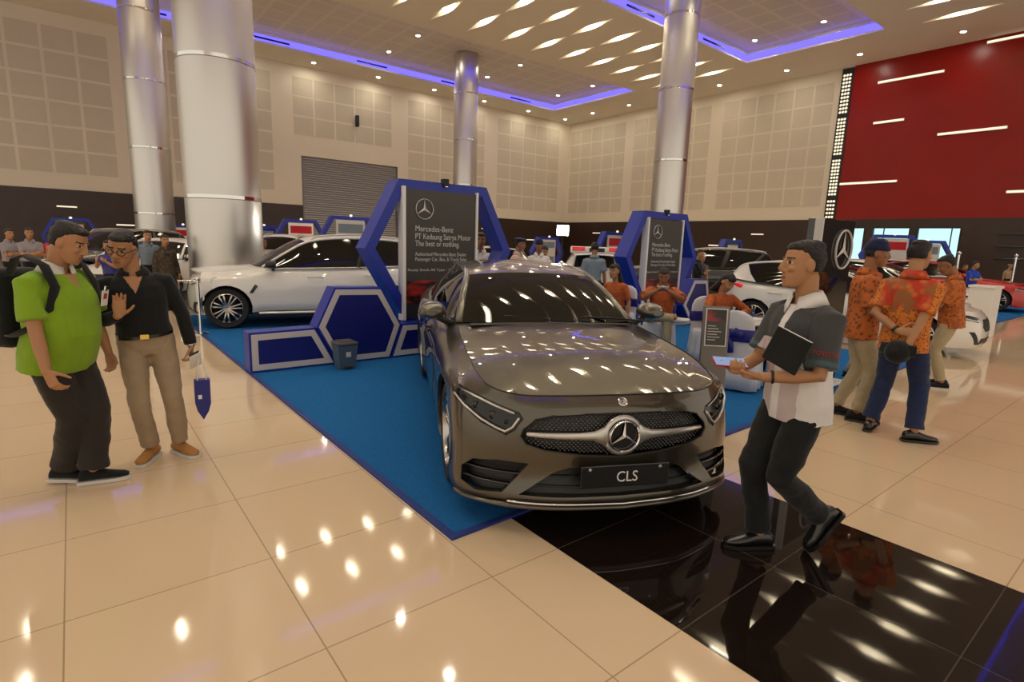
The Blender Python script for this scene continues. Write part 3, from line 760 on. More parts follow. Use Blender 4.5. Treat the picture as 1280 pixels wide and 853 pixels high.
_v = [p for r_ in hfull for p in r_]; _n = len(hfull[0])
HB = BVHTree.FromPolygons(_v, [(i*_n+j, i*_n+j+1, (i+1)*_n+j+1, (i+1)*_n+j) for i in range(len(hfull)-1) for j in range(_n-1)])
def on(y, z, off=0.):
    h, nn, i, d = HB.ray_cast(V((2, y, z)), V((-1, 0, 0)))
    if h is None or h.x < .3: h, nn, i, d = HB.find_nearest(V((.40, y, z)))
    if nn.x < 0: nn = -nn
    return h+nn*off
def conform(poly, off, nr=10):
    """fan of rings from polygon boundary to its centre, lying on the nose"""
    B = []
    for (a, b), (c, d) in zip(poly, poly[1:]+poly[:1]):
        for k in range(6): B.append((a+(c-a)*k/6, b+(d-b)*k/6))
    cy = sum(p[0] for p in B)/len(B); cz = sum(p[1] for p in B)/len(B)
    return [[on(cy+(y-cy)*(1-k/nr), cz+(z-cz)*(1-k/nr), off) for y, z in B] for k in range(nr)]+[], (cy, cz)
def fan(mb, poly, off, mi=0, nr=8):
    rings, c = conform(poly, off, nr); n = len(rings[0])
    mb.loft(rings, mi, cap=False); p = on(*c, off); mb.add(rings[-1]+[p], [(j, (j+1) % n, n) for j in range(n)], mi)
def inset(poly, s):
    cy = sum(p[0] for p in poly)/len(poly); cz = sum(p[1] for p in poly)/len(poly)
    return [(cy+(y-cy)*s, cz+(z-cz)*s) for y, z in poly]
# grille
def inpoly(y, z, P):
    c = False
    for (a, b), (d, e) in zip(P, P[1:]+P[:1]):
        if (b > z) != (e > z) and y < (d-a)*(z-b)/(e-b)+a: c = not c
    return c
a = MB(); fan(a, inset(GRILLE, 1.04), -.055, 0)
GI = inset(GRILLE, .975); k = 0
for iz in range(22):
    z = .455+iz*.0125; y = -.58+(.0125 if iz % 2 else 0)
    while y < .58:
        if inpoly(y, z, GI) and y*y+(z-.57)**2 > .012 and abs(z-.573-.0*abs(y)) > .020:
            p = on(y, z, -.028); a.add([p+V((.010, 0, 0)), p+V((.0, .0065, 0)), p+V((0, 0, .0048)), p+V((0, -.0065, 0)), p+V((0, 0, -.0048))], [(0, 1, 2), (0, 2, 3), (0, 3, 4), (0, 4, 1)], 1)
        y += .025
g = a.build('grille', [M['plastic'], M['silver']], hero)
a = MB()
P = [on(y, z, -.004) for y, z in GRILLE]; a.tube(P+[P[0]], .006, 6, dome=False); a.build('grille_frame', M['plastic'], hero, True)
for s in (1, -1):
    a = MB(); Pt = [on(s*y, .572, -.012) for y in (.535, .45, .35, .25, .17, .12, .09)]
    a.tube(Pt, [(.013, .012), (.016, .012), (.019, .013), (.021, .014), (.028, .015), (.05, .016), (.07, .016)], 12, flat=(0, 0, 1)); a.build('grille_bar', M['silver'], g, True)
MX = Matrix.Rotation(R(90), 4, 'Z')           # xz plane facing -y -> facing +x
a = MB(); a.lathe([(.118, -.01), (.118, .0), (.098, .012), (.092, .006), (.092, -.01)], 40, 0, Matrix.Translation(on(0, .572, -.015)) @ Matrix.Rotation(R(-8)*0, 4, 'Y'), 'x', close=True); a.build('star_surround', M['silver'], hero, True)
a = MB(); a.lathe([(.001, -.0), (.094, -.0), (.094, -.03), (.001, -.03)], 40, 0, Matrix.Translation(on(0, .572, -.006)), 'x'); a.build('star_backing', M['gloss_black'], hero)
a = MB(); star3(a, .092, M=Matrix.Translation(on(0, .572, .006)) @ MX, t=.014, ring=.11); a.build('star_emblem', M['chrome'], hero, 40)
# intakes
for s in (1, -1):
    Q = INT if s == 1 else mir(INT); a = MB(); fan(a, inset(Q, 1.08), -.06, 0); a.build('side_intake', M['plastic'], hero)
    for z in (.275, .335):
        a = MB(); a.tube([on(s*y, z, -.022) for y in (.86, .78, .70, .62, .56)], [(.008, .022)]*5, 8, flat=(0, 0, 1)); a.build('intake_slat', M['gloss_black'], hero, True)
a = MB(); fan(a, inset(LOW, 1.05), -.06, 0)
for z in (.23, .275, .32): a.tube([on(y, z, -.045) for y in (-.5, -.25, 0, .25, .5)], .006, 6)
a.build('lower_intake', M['plastic'], hero)
# headlights
for s in (1, -1):
    Q = HL if s == 1 else mir(HL)
    a = MB(); fan(a, inset(Q, 1.01), -.012, 0); hl = a.build('headlight', M['lampglass'], hero, True)
    a = MB(); a.tube([on(s*y, z, .0) for y, z in ((.895, .715), (.85, .672), (.77, .622), (.70, .592), (.648, .574), (.607, .605), (.575, .655))], [(.014, .008)]*7, 8, flat=(1, 0, 0)); a.build('daylight_strip', M['silver'], hl, True)
    a = MB(); a.tube([on(s*y, z, -.001) for y, z in ((.89, .755), (.80, .738), (.70, .708), (.60, .680))], [(.007, .004)]*4, 8); a.build('upper_strip', M['silver'], hl, True)
    for y, z, r_ in ((.80, .69, .022), (.715, .655, .024), (.645, .628, .012)):
        a = MB(); a.lathe([(r_, -.004), (r_, .004), (r_*.8, .008), (r_*.8, -.002), (.001, .002)], 20, 0, Matrix.Translation(on(s*y, z, -.010)), 'x'); a.build('projector', M['gloss_black'], hl, 40)
    a = MB(); Pq = [on(y, z, -.003) for y, z in Q]; a.tube(Pq+[Pq[0]], .005, 6, dome=False); a.build('lamp_seal', M['plastic'], hl, True)
# front lip with bright trim, shut lines
lip = [V(r_[0]) for r_ in hfull if r_[0].x > .42]
lip = [V(hhalf[k][0]) for k in range(0, 4*7+1)]; lipf = [V((p.x, p.y, p.z)) for p in lip[::-1]]+[V((p.x, -p.y, p.z)) for p in lip[1:]]
a = MB(); a.tube([p+V((.018, 0, -.004)) for p in lipf], [(.024, .016)]*len(lipf), 10, flat=(1, 0, 0)); a.build('front_splitter', M['greypaint'], hero, True)
a = MB(); a.tube([p+V((.036, 0, .022)) for p in lipf[12:-12]], .007, 8); a.build('splitter_trim', M['chrome'], hero, True)
a = MB()
tp = [V(hhalf[k][-1]) for k in range(0, 8*7+1)]
for s in (1, -1): a.tube([V((p.x, -s*p.y, p.z+.002)) for p in tp], .0045, 6)
a.build('bonnet_gap', M['dark'], hero, True)
for s in (1, -1):
    for xs in (-.98, -2.02, -3.02):
        G = []
        a = MB(); pts = []
        for z in (.24, .36, .54, .74, .88, .95):
            h, nn, i, d = HB.ray_cast(V((xs-.06*(z-.5) if xs < -2.5 else xs, s*2, z)), V((0, -s, 0)))
            if h: pts.append(h+V((0, s*.001, 0)))
        if len(pts) > 2: a.tube(pts, .004, 6); a.build('door_gap', M['dark'], hero, True)
# bonnet badge, plate, wipers, cowl
a = MB(); pb = on(0, .755, .003); MB_ = Matrix.Translation(pb) @ Matrix.Rotation(R(-42), 4, 'Y') @ MX
star3(a, .028, M=MB_, t=.004, ring=.18, n=28); a.lathe([(.001, .003), (.027, .003), (.027, .006)], 24, 0, MB_, 'y'); a.build('bonnet_badge', M['chrome'], hero, 40)
a = MB(); a.rbox(0, .012, -.265, .265, .285, .415, .005, 0, Matrix.Translation((.868, .012, 0))); pl = a.build('number_plate', M['gloss_black'], hero)
for y in (-.20, .22):
    a = MB(); a.lathe([(.010, 0), (.008, .004), (.001, .005)], 14, 0, Matrix.Translation((.88, y, .395)), 'x'); a.build('plate_screw', M['silver'], pl)
TM = Matrix.Translation((.882, -.045, .318)) @ Matrix.Rotation(R(90), 4, 'Z') @ Matrix.Rotation(R(90), 4, 'X')
tx = text('CLS', .088, 'plate_lettering', M['white'], pl, TM, 'LEFT', .001, .125)
for s, y0 in ((1, -.1), (-1, .42)):
    a = MB(); a.tube([(-.62, y0+.42, 1.005), (-.66, y0+.1, 1.025), (-.70, y0-.28, 1.035)], [(.010, .006)]*3, 8); a.build('wiper', M['plastic'], hero, True)
a = MB(); a.tube([(-.60, y, .995-.02*abs(y)) for y in (-.66, -.4, 0, .4, .66)], [(.045, .008)]*5, 8, flat=(1, 0, 0)); a.build('cowl_cover', M['plastic'], hero, True)
a = MB(); a.rbox(-1.42, -1.36, -.11, .11, 1.235, 1.30, .02); a.build('inside_mirror', M['plastic'], hero, 40)


# ------------------------------------------------------------------ people
def cloth(name, c, c2=None, amt=.12, rough=.85, scale=9.):
    return mat(name, c, rough, spec=.2, noise_amt=amt, nscale=scale, bump=.25, bscale=14., sheen=.15)
M['skin'] = mat('skin_warm_tan', (.42, .21, .105), .5, spec=.35, noise_amt=.08, nscale=12)
M['skin2'] = mat('skin_brown', (.30, .135, .065), .5, spec=.35, noise_amt=.08, nscale=12)
M['lipm'] = mat('lip_tone', (.30, .10, .065), .45)
M['hair'] = mat('black_hair', (.010, .008, .007), .45, spec=.4, bump=.5, bscale=120.)
M['brow'] = mat('brow_hair', (.022, .014, .010), .7)
M['eyew'] = mat('eye_white', (.50, .44, .38), .3)
M['green'] = cloth('lime_polo_cotton', (.21, .36, .018))
M['collarw'] = cloth('white_collar', (.70, .68, .60))
M['blackcloth'] = cloth('black_cotton', (.010, .011, .012))
M['trouserdk'] = cloth('dark_grey_trousers', (.028, .023, .020))
M['khaki'] = cloth('khaki_chino', (.34, .255, .165))
M['khaki2'] = cloth('beige_trousers', (.42, .35, .22))
M['jeans'] = cloth('navy_denim', (.018, .028, .085), amt=.3, scale=25)
M['greycloth'] = cloth('charcoal_cotton', (.055, .055, .058))
M['lilac'] = cloth('pale_lilac_cotton', (.55, .46, .47))
M['whitecloth'] = cloth('white_cotton', (.74, .71, .70))
M['bluecloth'] = cloth('grey_blue_cotton', (.19, .24, .29))
M['royal'] = cloth('royal_blue_cotton', (.02, .06, .45))
M['redcloth'] = cloth('red_cotton', (.45, .02, .03))
M['greylilac'] = cloth('grey_lilac_shirt', (.30, .27, .29))
M['pink'] = cloth('pale_pink_cotton', (.60, .42, .38))
M['camel'] = mat('tan_suede', (.42, .19, .05), .75, noise_amt=.15, nscale=20)
M['shoeblk'] = mat('black_leather', (.012, .011, .011), .25, coat=.3)
M['sole'] = mat('white_rubber_sole', (.65, .63, .60), .6)
M['navycap'] = cloth('navy_wool', (.012, .016, .055))
M['gold'] = mat('gold_buckle', (.75, .50, .12), .25, 1)
M['phone'] = mat('phone_body', (.03, .03, .035), .3)
M['phones'] = mat('phone_screen', (.05, .06, .09), .08, emit=(.35, .5, .8), es=.5)
M['bandred'] = cloth('red_sleeve_band', (.40, .02, .03))
M['bandteal'] = cloth('slate_sleeve_edge', (.06, .10, .12))
def batik(name, c1, c2, c3, sc):
    m, nt, b = _mat(name); N = nt.nodes.new; L = nt.links.new
    tc = N('ShaderNodeTexCoord'); v = N('ShaderNodeTexVoronoi'); v.inputs['Scale'].default_value = sc; L(tc.outputs['Object'], v.inputs['Vector'])
    r = N('ShaderNodeValToRGB'); e = r.color_ramp.elements; e[0].position = .18; e[0].color = (*c3, 1); e[1].position = .55; e[1].color = (*c1, 1); L(v.outputs['Distance'], r.inputs[0])
    n = N('ShaderNodeTexNoise'); n.inputs['Scale'].default_value = sc*.28; n.inputs['Detail'].default_value = 5; L(tc.outputs['Object'], n.inputs['Vector'])
    r2 = N('ShaderNodeValToRGB'); r2.color_ramp.elements[0].position = .56; r2.color_ramp.elements[1].position = .62; L(n.outputs[0], r2.inputs[0])
    mx = N('ShaderNodeMixRGB'); mx.inputs[2].default_value = (*c2, 1); L(r2.outputs[0], mx.inputs[0]); L(r.outputs[0], mx.inputs[1])
    L(mx.outputs[0], b.inputs['Base Color']); b.inputs['Roughness'].default_value = .8; return m
M['batik'] = batik('orange_batik', (.50, .13, .020), (.34, .09, .02), (.16, .04, .012), 26.)
M['batikred'] = batik('red_yoke_batik', (.50, .035, .012), (.30, .11, .03), (.55, .16, .03), 15.)
M['batikdot'] = batik('orange_dotted_batik', (.62, .19, .020), (.60, .15, .02), (.16, .02, .012), 48.)
M['batikor'] = batik('rust_orange_cotton', (.46, .10, .018), (.40, .085, .016), (.30, .06, .014), 30.)

def ik(a, c, l1, l2, hint):
    a, c = V(a), V(c); d = c-a; L = min(d.length, (l1+l2)*.999); u = d.normalized(); h = V(hint); h = (h-u*h.dot(u))
    h = h.normalized() if h.length > 1e-6 else u.orthogonal().normalized()
    x = (l1*l1-l2*l2+L*L)/(2*L); y = math.sqrt(max(0, l1*l1-x*x)); return a+u*x+h*y, a+u*L

def hand(mb, w, d, n, t, curl=.5, sc=1., spread=1.):
    """w wrist, d pointing direction, n direction the palm faces, t thumb side"""
    w, d, n, t = V(w), V(d).normalized(), V(n), V(t); n = (n-d*n.dot(d)).normalized(); t0 = d.cross(n); t = t0 if t0.dot(t) > 0 else -t0
    P = lambda a, b_, c: w+(d*a+t*b_+n*c)*sc
    rings = []
    for a, hw, hh in ((-.01, .026, .020), (.02, .034, .017), (.055, .041, .015), (.085, .041, .013), (.095, .036, .010)):
        rings.append([P(a, hw*cos(2*pi*k/14), hh*sin(2*pi*k/14)) for k in range(14)])
    mb.loft(rings)
    for b_, ln, r_ in ((.031, .072, .0085), (.0105, .080, .0088), (-.0105, .075, .0085), (-.030, .058, .0075)):
        p = P(.080, b_, 0); dirn = (d+t*b_*2.2*spread).normalized(); pts = [p]; ang = 0
        for s in (.46, .30, .24):
            ang += curl*1.05; dd = dirn*cos(ang)+n*sin(ang); p = p+dd*ln*s*sc; pts.append(p)
        mb.tube(pts, [r_*sc, r_*sc*.97, r_*sc*.92, r_*sc*.8], 8)
    p = P(.012, .024, .006); dd = (d*.62+t*.72+n*.25*(1+curl)).normalized(); pts = [p]
    for s, bend in ((.040, 0), (.034, .35), (.026, .5)):
        dd = (dd+d*bend*.7+n*curl*bend*.5).normalized(); p = p+dd*s*sc; pts.append(p)
    mb.tube(pts, [.0135*sc, .0115*sc, .0095*sc, .008*sc], 8)

HEADR = [(-.118, .030, .066, .022), (-.108, .004, .088, .040), (-.085, -.030, .094, .052), (-.06, -.055, .095, .061), (-.03, -.075, .093, .067), (0., -.088, .091, .071),
         (.03, -.095, .093, .074), (.06, -.094, .088, .073), (.085, -.082, .074, .065), (.105, -.060, .050, .048), (.118, -.03, .02, .025)]
def head_rings(off=0., lo=-9, front=None, n=20):
    out = []
    for z, yb, yf, w in HEADR:
        if z < lo: continue
        if front is not None and front(z) is not None: yf_ = min(yf+off, front(z))
        else: yf_ = yf+off
        yc, ry = (yb-off+yf_)/2, (yf_-yb+off)/2
        ring = []
        for k in range(n):
            a = 2*pi*k/n; sx = abs(sin(a))**.9*(1 if sin(a) > 0 else -1); ring.append((( w+off)*sx, yc+ry*cos(a), z+(off*.9 if z > .09 else 0)))
        out.append(ring)
    return out
def add_head(mb, HM, nose=1.):
    mb.loft(head_rings(), M=HM)
    mb.tube([(0, .092, .022), (0, .100, .0), (0, .110, -.022), (0, .106, -.036)], [(.009, .010), (.011, .012), (.016, .014), (.014, .010)], 10, M=HM, flat=(1, 0, 0))
    for s in (1, -1):
        mb.ball((s*.013, .098, -.033), (.010, .011, .009), 6, M=HM)
        mb.ball((s*.076, -.006, -.004), (.010, .022, .034), 7, M=HM @ Matrix.Rotation(0, 4, 'Z'))
        mb.ball((s*.033, .083, .030), (.022, .012, .009), 6, M=HM); mb.ball((s*.040, .070, -.022), (.022, .020, .016), 6, M=HM)
    mb.ball((0, .089, -.061), (.024, .012, .008), 6, M=HM); mb.ball((0, .087, -.073), (.020, .012, .008), 6, M=HM); mb.ball((0, .076, -.105), (.022, .016, .014), 6, M=HM)

def folds(me, f):
    N = [v.normal.copy() for v in me.vertices]; out = []
    for v, n_ in zip(me.vertices, N): q = v.co+n_*f(v.co)*(1-min(1., abs(n_.z)**3)); out += [q.x, q.y, q.z]
    me.vertices.foreach_set('co', out); me.update()

def person(name, label, loc, rz, scale=1., P=None, group=None, fine=.008, cat='person', wear=None):
    """P: pose dict in a local frame (x right, y forward, z up), W: clothing"""
    P = dict(P or {}); W = dict(wear or {}); g = P.get('girth', 1.); belly = P.get('belly', 0.)
    t = thing(name, label, cat, loc, rz, group); t.scale = (scale,)*3
    pel = V(P.get('pelvis', (0, 0, .92))); ch = V(P.get('chest', pel+V((0, .0, .50)))); up = (ch-pel).normalized()
    tw = P.get('twist', 0.); lean_f = P.get('tfront', V((0, 1, 0)))
    def axes(tt):
        f = V((sin(-tw*tt-P.get('hipyaw', 0)*(1-tt)), cos(tw*tt+P.get('hipyaw', 0)*(1-tt)), 0)); f = (f-up*f.dot(up)).normalized(); r_ = f.cross(up).normalized(); return r_, f
    L = (ch-pel).length
    def ring(h, rx, ry, dy=0., n=22, k_=1.):
        tt = max(0, min(1, h/.5)); r_, f = axes(tt); c = pel+up*(h*L/.5)+f*dy
        return [c+r_*rx*abs(cos(2*pi*k/n))**.85*(1 if cos(2*pi*k/n) > 0 else -1)*k_+f*ry*sin(2*pi*k/n)*k_ for k in range(n)]
    fem = W.get('fem', 0)
    prof = [(-.13, .168, .120, 0), (-.02, .170, .122, 0), (.12, .150, .112, .008), (.22, .158, .116, .010), (.32, .168, .120, .010), (.40, .172, .108, .0), (.455, .150, .080, -.008), (.485, .085, .062, -.008), (.515, .060, .055, 0)]
    def torso(off, lo, hi, bl=belly):
        out = []
        for h, rx, ry, dy in prof:
            if lo-1e-6 <= h <= hi+1e-6:
                bb = bl*math.exp(-((h-.12)/.16)**2); out.append(ring(h, (rx*g*(1-.1*fem) + off), ry*g+off+bb*.5, dy+bb*.5))
        return out
    r1, f1 = axes(1.); nb = pel+up*(.51*L/.5)
    sh = {s: pel+up*(.425*L/.5)+r1*s*(.168*g**.6-.012*fem) for s in (1, -1)}
    # arms
    A = {}
    for s, key in ((1, 'ra'), (-1, 'la')):
        a = P.get(key, dict(w=pel+r1*s*.25+up*-.10+V((0, .03, 0)), h=(s*.5, -1, 0), d=(0, .1, -1), n=(-s, 0, 0), c=.45))
        e, w_ = ik(sh[s], a['w'], .285, .25, a['h']); A[s] = (sh[s], e, w_, a)
    # legs
    Lg = {}
    r0, f0 = axes(0.)
    for s, key in ((1, 'rl'), (-1, 'll')):
        l = P.get(key, dict(a=V((pel.x, pel.y, 0))+r0*s*.11+V((0, 0, .085)), h=f0, yaw=s*-.18, pitch=0))
        hp = pel+r0*s*.088-up*.03; k_, an = ik(hp, l['a'], .42, .42, l['h']); Lg[s] = (hp, k_, an, l)
    # head
    hy, hp_, hr = P.get('head', (0, 0, 0)); HR = (Matrix.Rotation(hy, 4, 'Z') @ Matrix.Rotation(-hp_, 4, 'X') @ Matrix.Rotation(hr, 4, 'Y'))
    hoff = P.get('hoff', V((0, .02, .0))); R_ = Matrix.Rotation(hy, 3, 'Z')
    hc = nb+up*.05+V((0, 0, .125))+(R_ @ V((0, .02+.06*sin(hp_), -.02*abs(sin(hp_)))))+V(hoff)
    HM = Matrix.Translation(hc) @ HR
    # ---- body: one continuous skin
    b = MB()
    b.loft(torso(-.022, -.03, .52, 0.)); add_head(b, HM)
    b.tube([nb-up*.06, nb+up*.02, hc+(HR.to_3x3() @ V((0, -.025, -.055)))], [.060, .054, .056], 16)
    hsc = W.get('hand', 1.)
    for s in (1, -1):
        S_, e, w_, a = A[s]; m1 = S_.lerp(e, .5); m2 = e.lerp(w_, .45)
        b.tube([S_, m1, e, m2, w_], [.046, .043, .037, .036, .025], 14)
        hand(b, w_, a.get('d', (w_-e)), a['n'], a.get('t', V(a['d']).cross(V(a['n']))*0+V(a.get('tt', (0, .5, 1)))), a.get('c', .5), hsc, a.get('sp', 1.))
        hp, k_, an, l = Lg[s]; b.tube([hp, hp.lerp(k_, .5), k_, k_.lerp(an, .35), an], [.066, .064, .048, .046, .034], 12)
    me = remesh(b, fine*.8, 2, .5)
    HI = HM.inverted(); 
    idx = []
    for p in me.polygons:
        q = HI @ p.center; mi = 0
        if q.y > .05 and abs(q.x) < .06 and abs(q.z) < .12:
            ax = abs(q.x)
            if .012 < ax < .054 and .030-.18*max(0, ax-.042) < q.z < .0375-.15*max(0, ax-.042): mi = 1
            elif .018 < ax < .047 and abs(q.z-.010) < .0065-.012*abs(ax-.032): mi = 1 if abs(ax-.033) < .007 else 3
            elif ax < .023 and -.076 < q.z < -.056: mi = 2
        idx.append(mi)
    me.polygons.foreach_set('material_index', idx)
    skin = M[W.get('skin', 'skin')]
    link('body', me, [skin, M['brow'], M['lipm'], M['eyew']], t, True)
    # ---- hair
    hs = W.get('hairstyle', 'short'); b = MB()
    if hs != 'none':
        b.loft(head_rings(.007, -.035, lambda z: (.004 if z < .0 else (.018 if z < .025 else (.036 if z < .055 else (.064 if z < .075 else None))))), M=HM)
        b.ball((0, .046, .088), (.060, .042, .026), 8, M=HM); b.ball((0, -.02, .098), (.062, .075, .032), 8, M=HM)
        if hs == 'long':
            b.ball((0, .058, .072), (.066, .036, .032), 8, M=HM)
            b.loft([[((.078+.012*k)*cos(2*pi*j/16), -.05-.012*k+(.055)*sin(2*pi*j/16), .02-.06*k) for j in range(16)] for k in range(5)], M=HM)
        if hs == 'bun': b.ball((0, -.115, .02), (.045, .04, .045), 8, M=HM)
        hm = remesh(b, min(fine, .009), 1, .5); folds(hm, lambda c: noise.noise(c*55)*.005)
        link('hair', hm, [M[W.get('hairm', 'hair')]], t, True)
    if W.get('hat') == 'beanie':
        b = MB(); b.loft(head_rings(.016, .02), M=HM); b.ball((0, 0, .10), (.075, .085, .045), 10, M=HM); link('cap', remesh(b, .008, 2), [M[W.get('hatm', 'navycap')]], t, True)
    if W.get('hat') == 'beret':
        b = MB(); b.ball((.02, -.01, .10), (.115, .12, .035), 10, M=HM); b.loft(head_rings(.014, .05), M=HM); link('cap', remesh(b, .01, 2), [M[W.get('hatm', 'navycap')]], t, True)
    if W.get('glasses'):
        b = MB()
        for s in (1, -1):
            b.tube([HM @ V((s*.036+.026*cos(2*pi*k/16), .104-.004*abs(cos(2*pi*k/16)), .006+.018*sin(2*pi*k/16))) for k in range(17)], .0025, 6, dome=False)
            b.tube([HM @ V((s*.062, .100, .010)), HM @ V((s*.080, .05, .012)), HM @ V((s*.082, -.01, .010))], .0025, 6)
        b.tube([HM @ V((-.010, .110, .010)), HM @ V((.010, .110, .010))], .0025, 6); b.build('glasses', M['plastic'], t)
    # ---- shirt
    hem = W.get('hem', -.13); off = W.get('off', .016); sl = W.get('sleeve', .72); sw = W.get('sleevew', 1.)
    b = MB(); rs = torso(off, hem+(.02 if hem >= -.1 else 0), .49)
    rs = [ring(hem-.0, (prof[0][1]*g*(1-.1*fem)+off+W.get('flare', .008)), prof[0][2]*g+off+W.get('flare', .008)+belly*.35, belly*.3)]+rs if hem < -.1 else [ring(hem, .160*g*(1-.1*fem)+off, .118*g+off+belly*.35, belly*.3)]+rs
    b.loft(rs)
    for s in (1, -1):
        S_, e, w_, a = A[s]
        if sl <= 1: q = [S_+(sh[-s]-S_)*.12, S_, S_.lerp(e, .4*sl/.7), S_.lerp(e, sl)]; rr = [.066*sw, .068*sw, .064*sw, .068*sw]
        else: q = [S_+(sh[-s]-S_)*.12, S_, S_.lerp(e, .5), e, e.lerp(w_, .5), e.lerp(w_, sl-1)]; rr = [.064*sw, .066*sw, .060*sw, .055*sw, .048*sw, .040*sw]
        b.tube(q, rr, 16, dome=False)
    me = remesh(b, fine, 3, .6)
    folds(me, lambda c: (noise.noise(V((c.x*7, c.y*7, c.z*4+P.get('seed', 0))))*.010+noise.noise(V((c.x*18, c.y*18, c.z*7)))*.004)*W.get('fold', 1.))
    sm = W.get('shirt', 'whitecloth'); mats = [M[x] for x in (sm if isinstance(sm, (list, tuple)) else [sm])]
    fr = W.get('region')
    if fr:
        ctx = dict(pel=pel, up=up, r=r1, f=f1, A=A, nb=nb, L=L)
        me.polygons.foreach_set('material_index', [fr(p.center, ctx) for p in me.polygons])
    link('shirt', me, mats, t, True)
    if W.get('collar'):
        b = MB(); c0 = nb+up*-.005; n = 26; rows = []
        for dz, k1 in ((.045, .068), (.052, .074), (.02, .094), (-.018, .112)):
            row = []
            for k in range(n+1):
                an = -pi*.5+.28+(2*pi-.56)*k/n; rr_ = k1*(1+.0*cos(an)); open_ = math.exp(-((abs(k/n-.5)-.5)/.12)**2)
                row.append(c0+r1*rr_*cos(an+pi)*1.0+f1*(-(rr_*.92)*sin(an+pi)*-1)+up*(dz*(W.get('collarh', 1.) if dz > 0 else 1)-(.05*open_ if dz < .03 else .03*open_)))
            rows.append(row)
        b.slab(rows, [[p-(p-c0).normalized()*.004 for p in rw] for rw in rows]); b.build('collar', M[W['collar']], t, True)
    # ---- trousers
    tr = W.get('trousers', 'trouserdk'); tw_ = W.get('tw', 1.); b = MB()
    top = W.get('waist', .06)
    b.loft([ring(-.10, .155*g, .115*g), ring(-.05, .172*g, .125*g), ring(0, .172*g, .124*g), ring(top, .160*g+.004, .118*g+.004+belly*.3, belly*.25)])
    for s in (1, -1):
        hp, k_, an, l = Lg[s]; e2 = k_.lerp(an, .93); q = [hp+up*.02, hp.lerp(k_, .35), hp.lerp(k_, .75), k_, k_.lerp(an, .4), k_.lerp(an, .75), e2]
        b.tube(q, [.092*g, .090*g, .074*tw_, .067*tw_, .066*tw_, .060*tw_, W.get('cuff', .062)], 18, dome=False)
    me = remesh(b, fine, 3, .6)
    folds(me, lambda c: noise.noise(V((c.x*8+3, c.y*8, c.z*9)))*.009+noise.noise(V((c.x*16, c.y*16, c.z*22)))*.004)
    link('trousers', me, [M[tr]], t, True)
    if W.get('belt'):
        b = MB(); b.loft([ring(top-.03, .164*g+.010, .121*g+.012+belly*.3, belly*.25), ring(top+.005, .163*g+.010, .120*g+.012+belly*.3, belly*.25)]); bt = b.build('belt', M['shoeblk'], t, 40)
        c = pel+up*((top-.012)*L/.5)+f0*(.121*g+.022+belly*.5); b = MB(); Mx = Matrix.Translation(c); b.rbox(-.028, .028, -.004, .006, -.018, .018, .003, 0, Mx); b.build('buckle', M[W['belt']], bt)
    # ---- shoes
    for s in (1, -1):
        hp, k_, an, l = Lg[s]; b = MB(); ty = l.get('yaw', 0)+(0 if 'yaw' in l else 0); SM = Matrix.Translation(an) @ Matrix.Rotation(ty, 4, 'Z') @ Matrix.Rotation(l.get('pitch', 0), 4, 'X') @ Matrix.Rotation(l.get('roll', 0), 4, 'Y')
        zb = -.085; rings = []
        for y, w_, h in ((-.085, .020, .045), (-.075, .033, .070), (-.04, .037, .085), (.02, .038, .082), (.07, .043, .060), (.12, .046, .045), (.165, .038, .036), (.19, .018, .026)):
            rings.append([(w_*cos(2*pi*k/18)*(1 if True else 0), y, zb+.018+max(-.006, h*.5+h*.5*sin(2*pi*k/18)-.0)*1.0) for k in range(18)])
        b.loft(rings, 0, M=SM); sho = b.build('shoe', M[W.get('shoes', 'shoeblk')], t, True)
        b = MB(); out = [(-.095, .022), (-.085, .036), (-.04, .040), (.02, .041), (.07, .047), (.125, .050), (.17, .042), (.198, .022)]
        poly = [(w_, y) for y, w_ in out]+[(-w_, y) for y, w_ in out[::-1]]; b.prism(poly, zb, zb+.022, 'xy', 0, SM); b.build('sole', M[W.get('solem', 'shoeblk')], sho)
    info = dict(t=t, A=A, HM=HM, pel=pel, up=up, r=r1, f=f1, Lg=Lg, nb=nb)
    return info
def world(info, p): 
    t = info['t']; return Matrix.Translation(t.location) @ Matrix.Rotation(t.rotation_euler[2], 4, 'Z') @ Matrix.Scale(t.scale[0], 4) @ V(p)
def head_rz(fx, fy): return math.atan2(-fx, fy)              # facing (fx, fy) -> z rotation
CP = .013    # carpet top
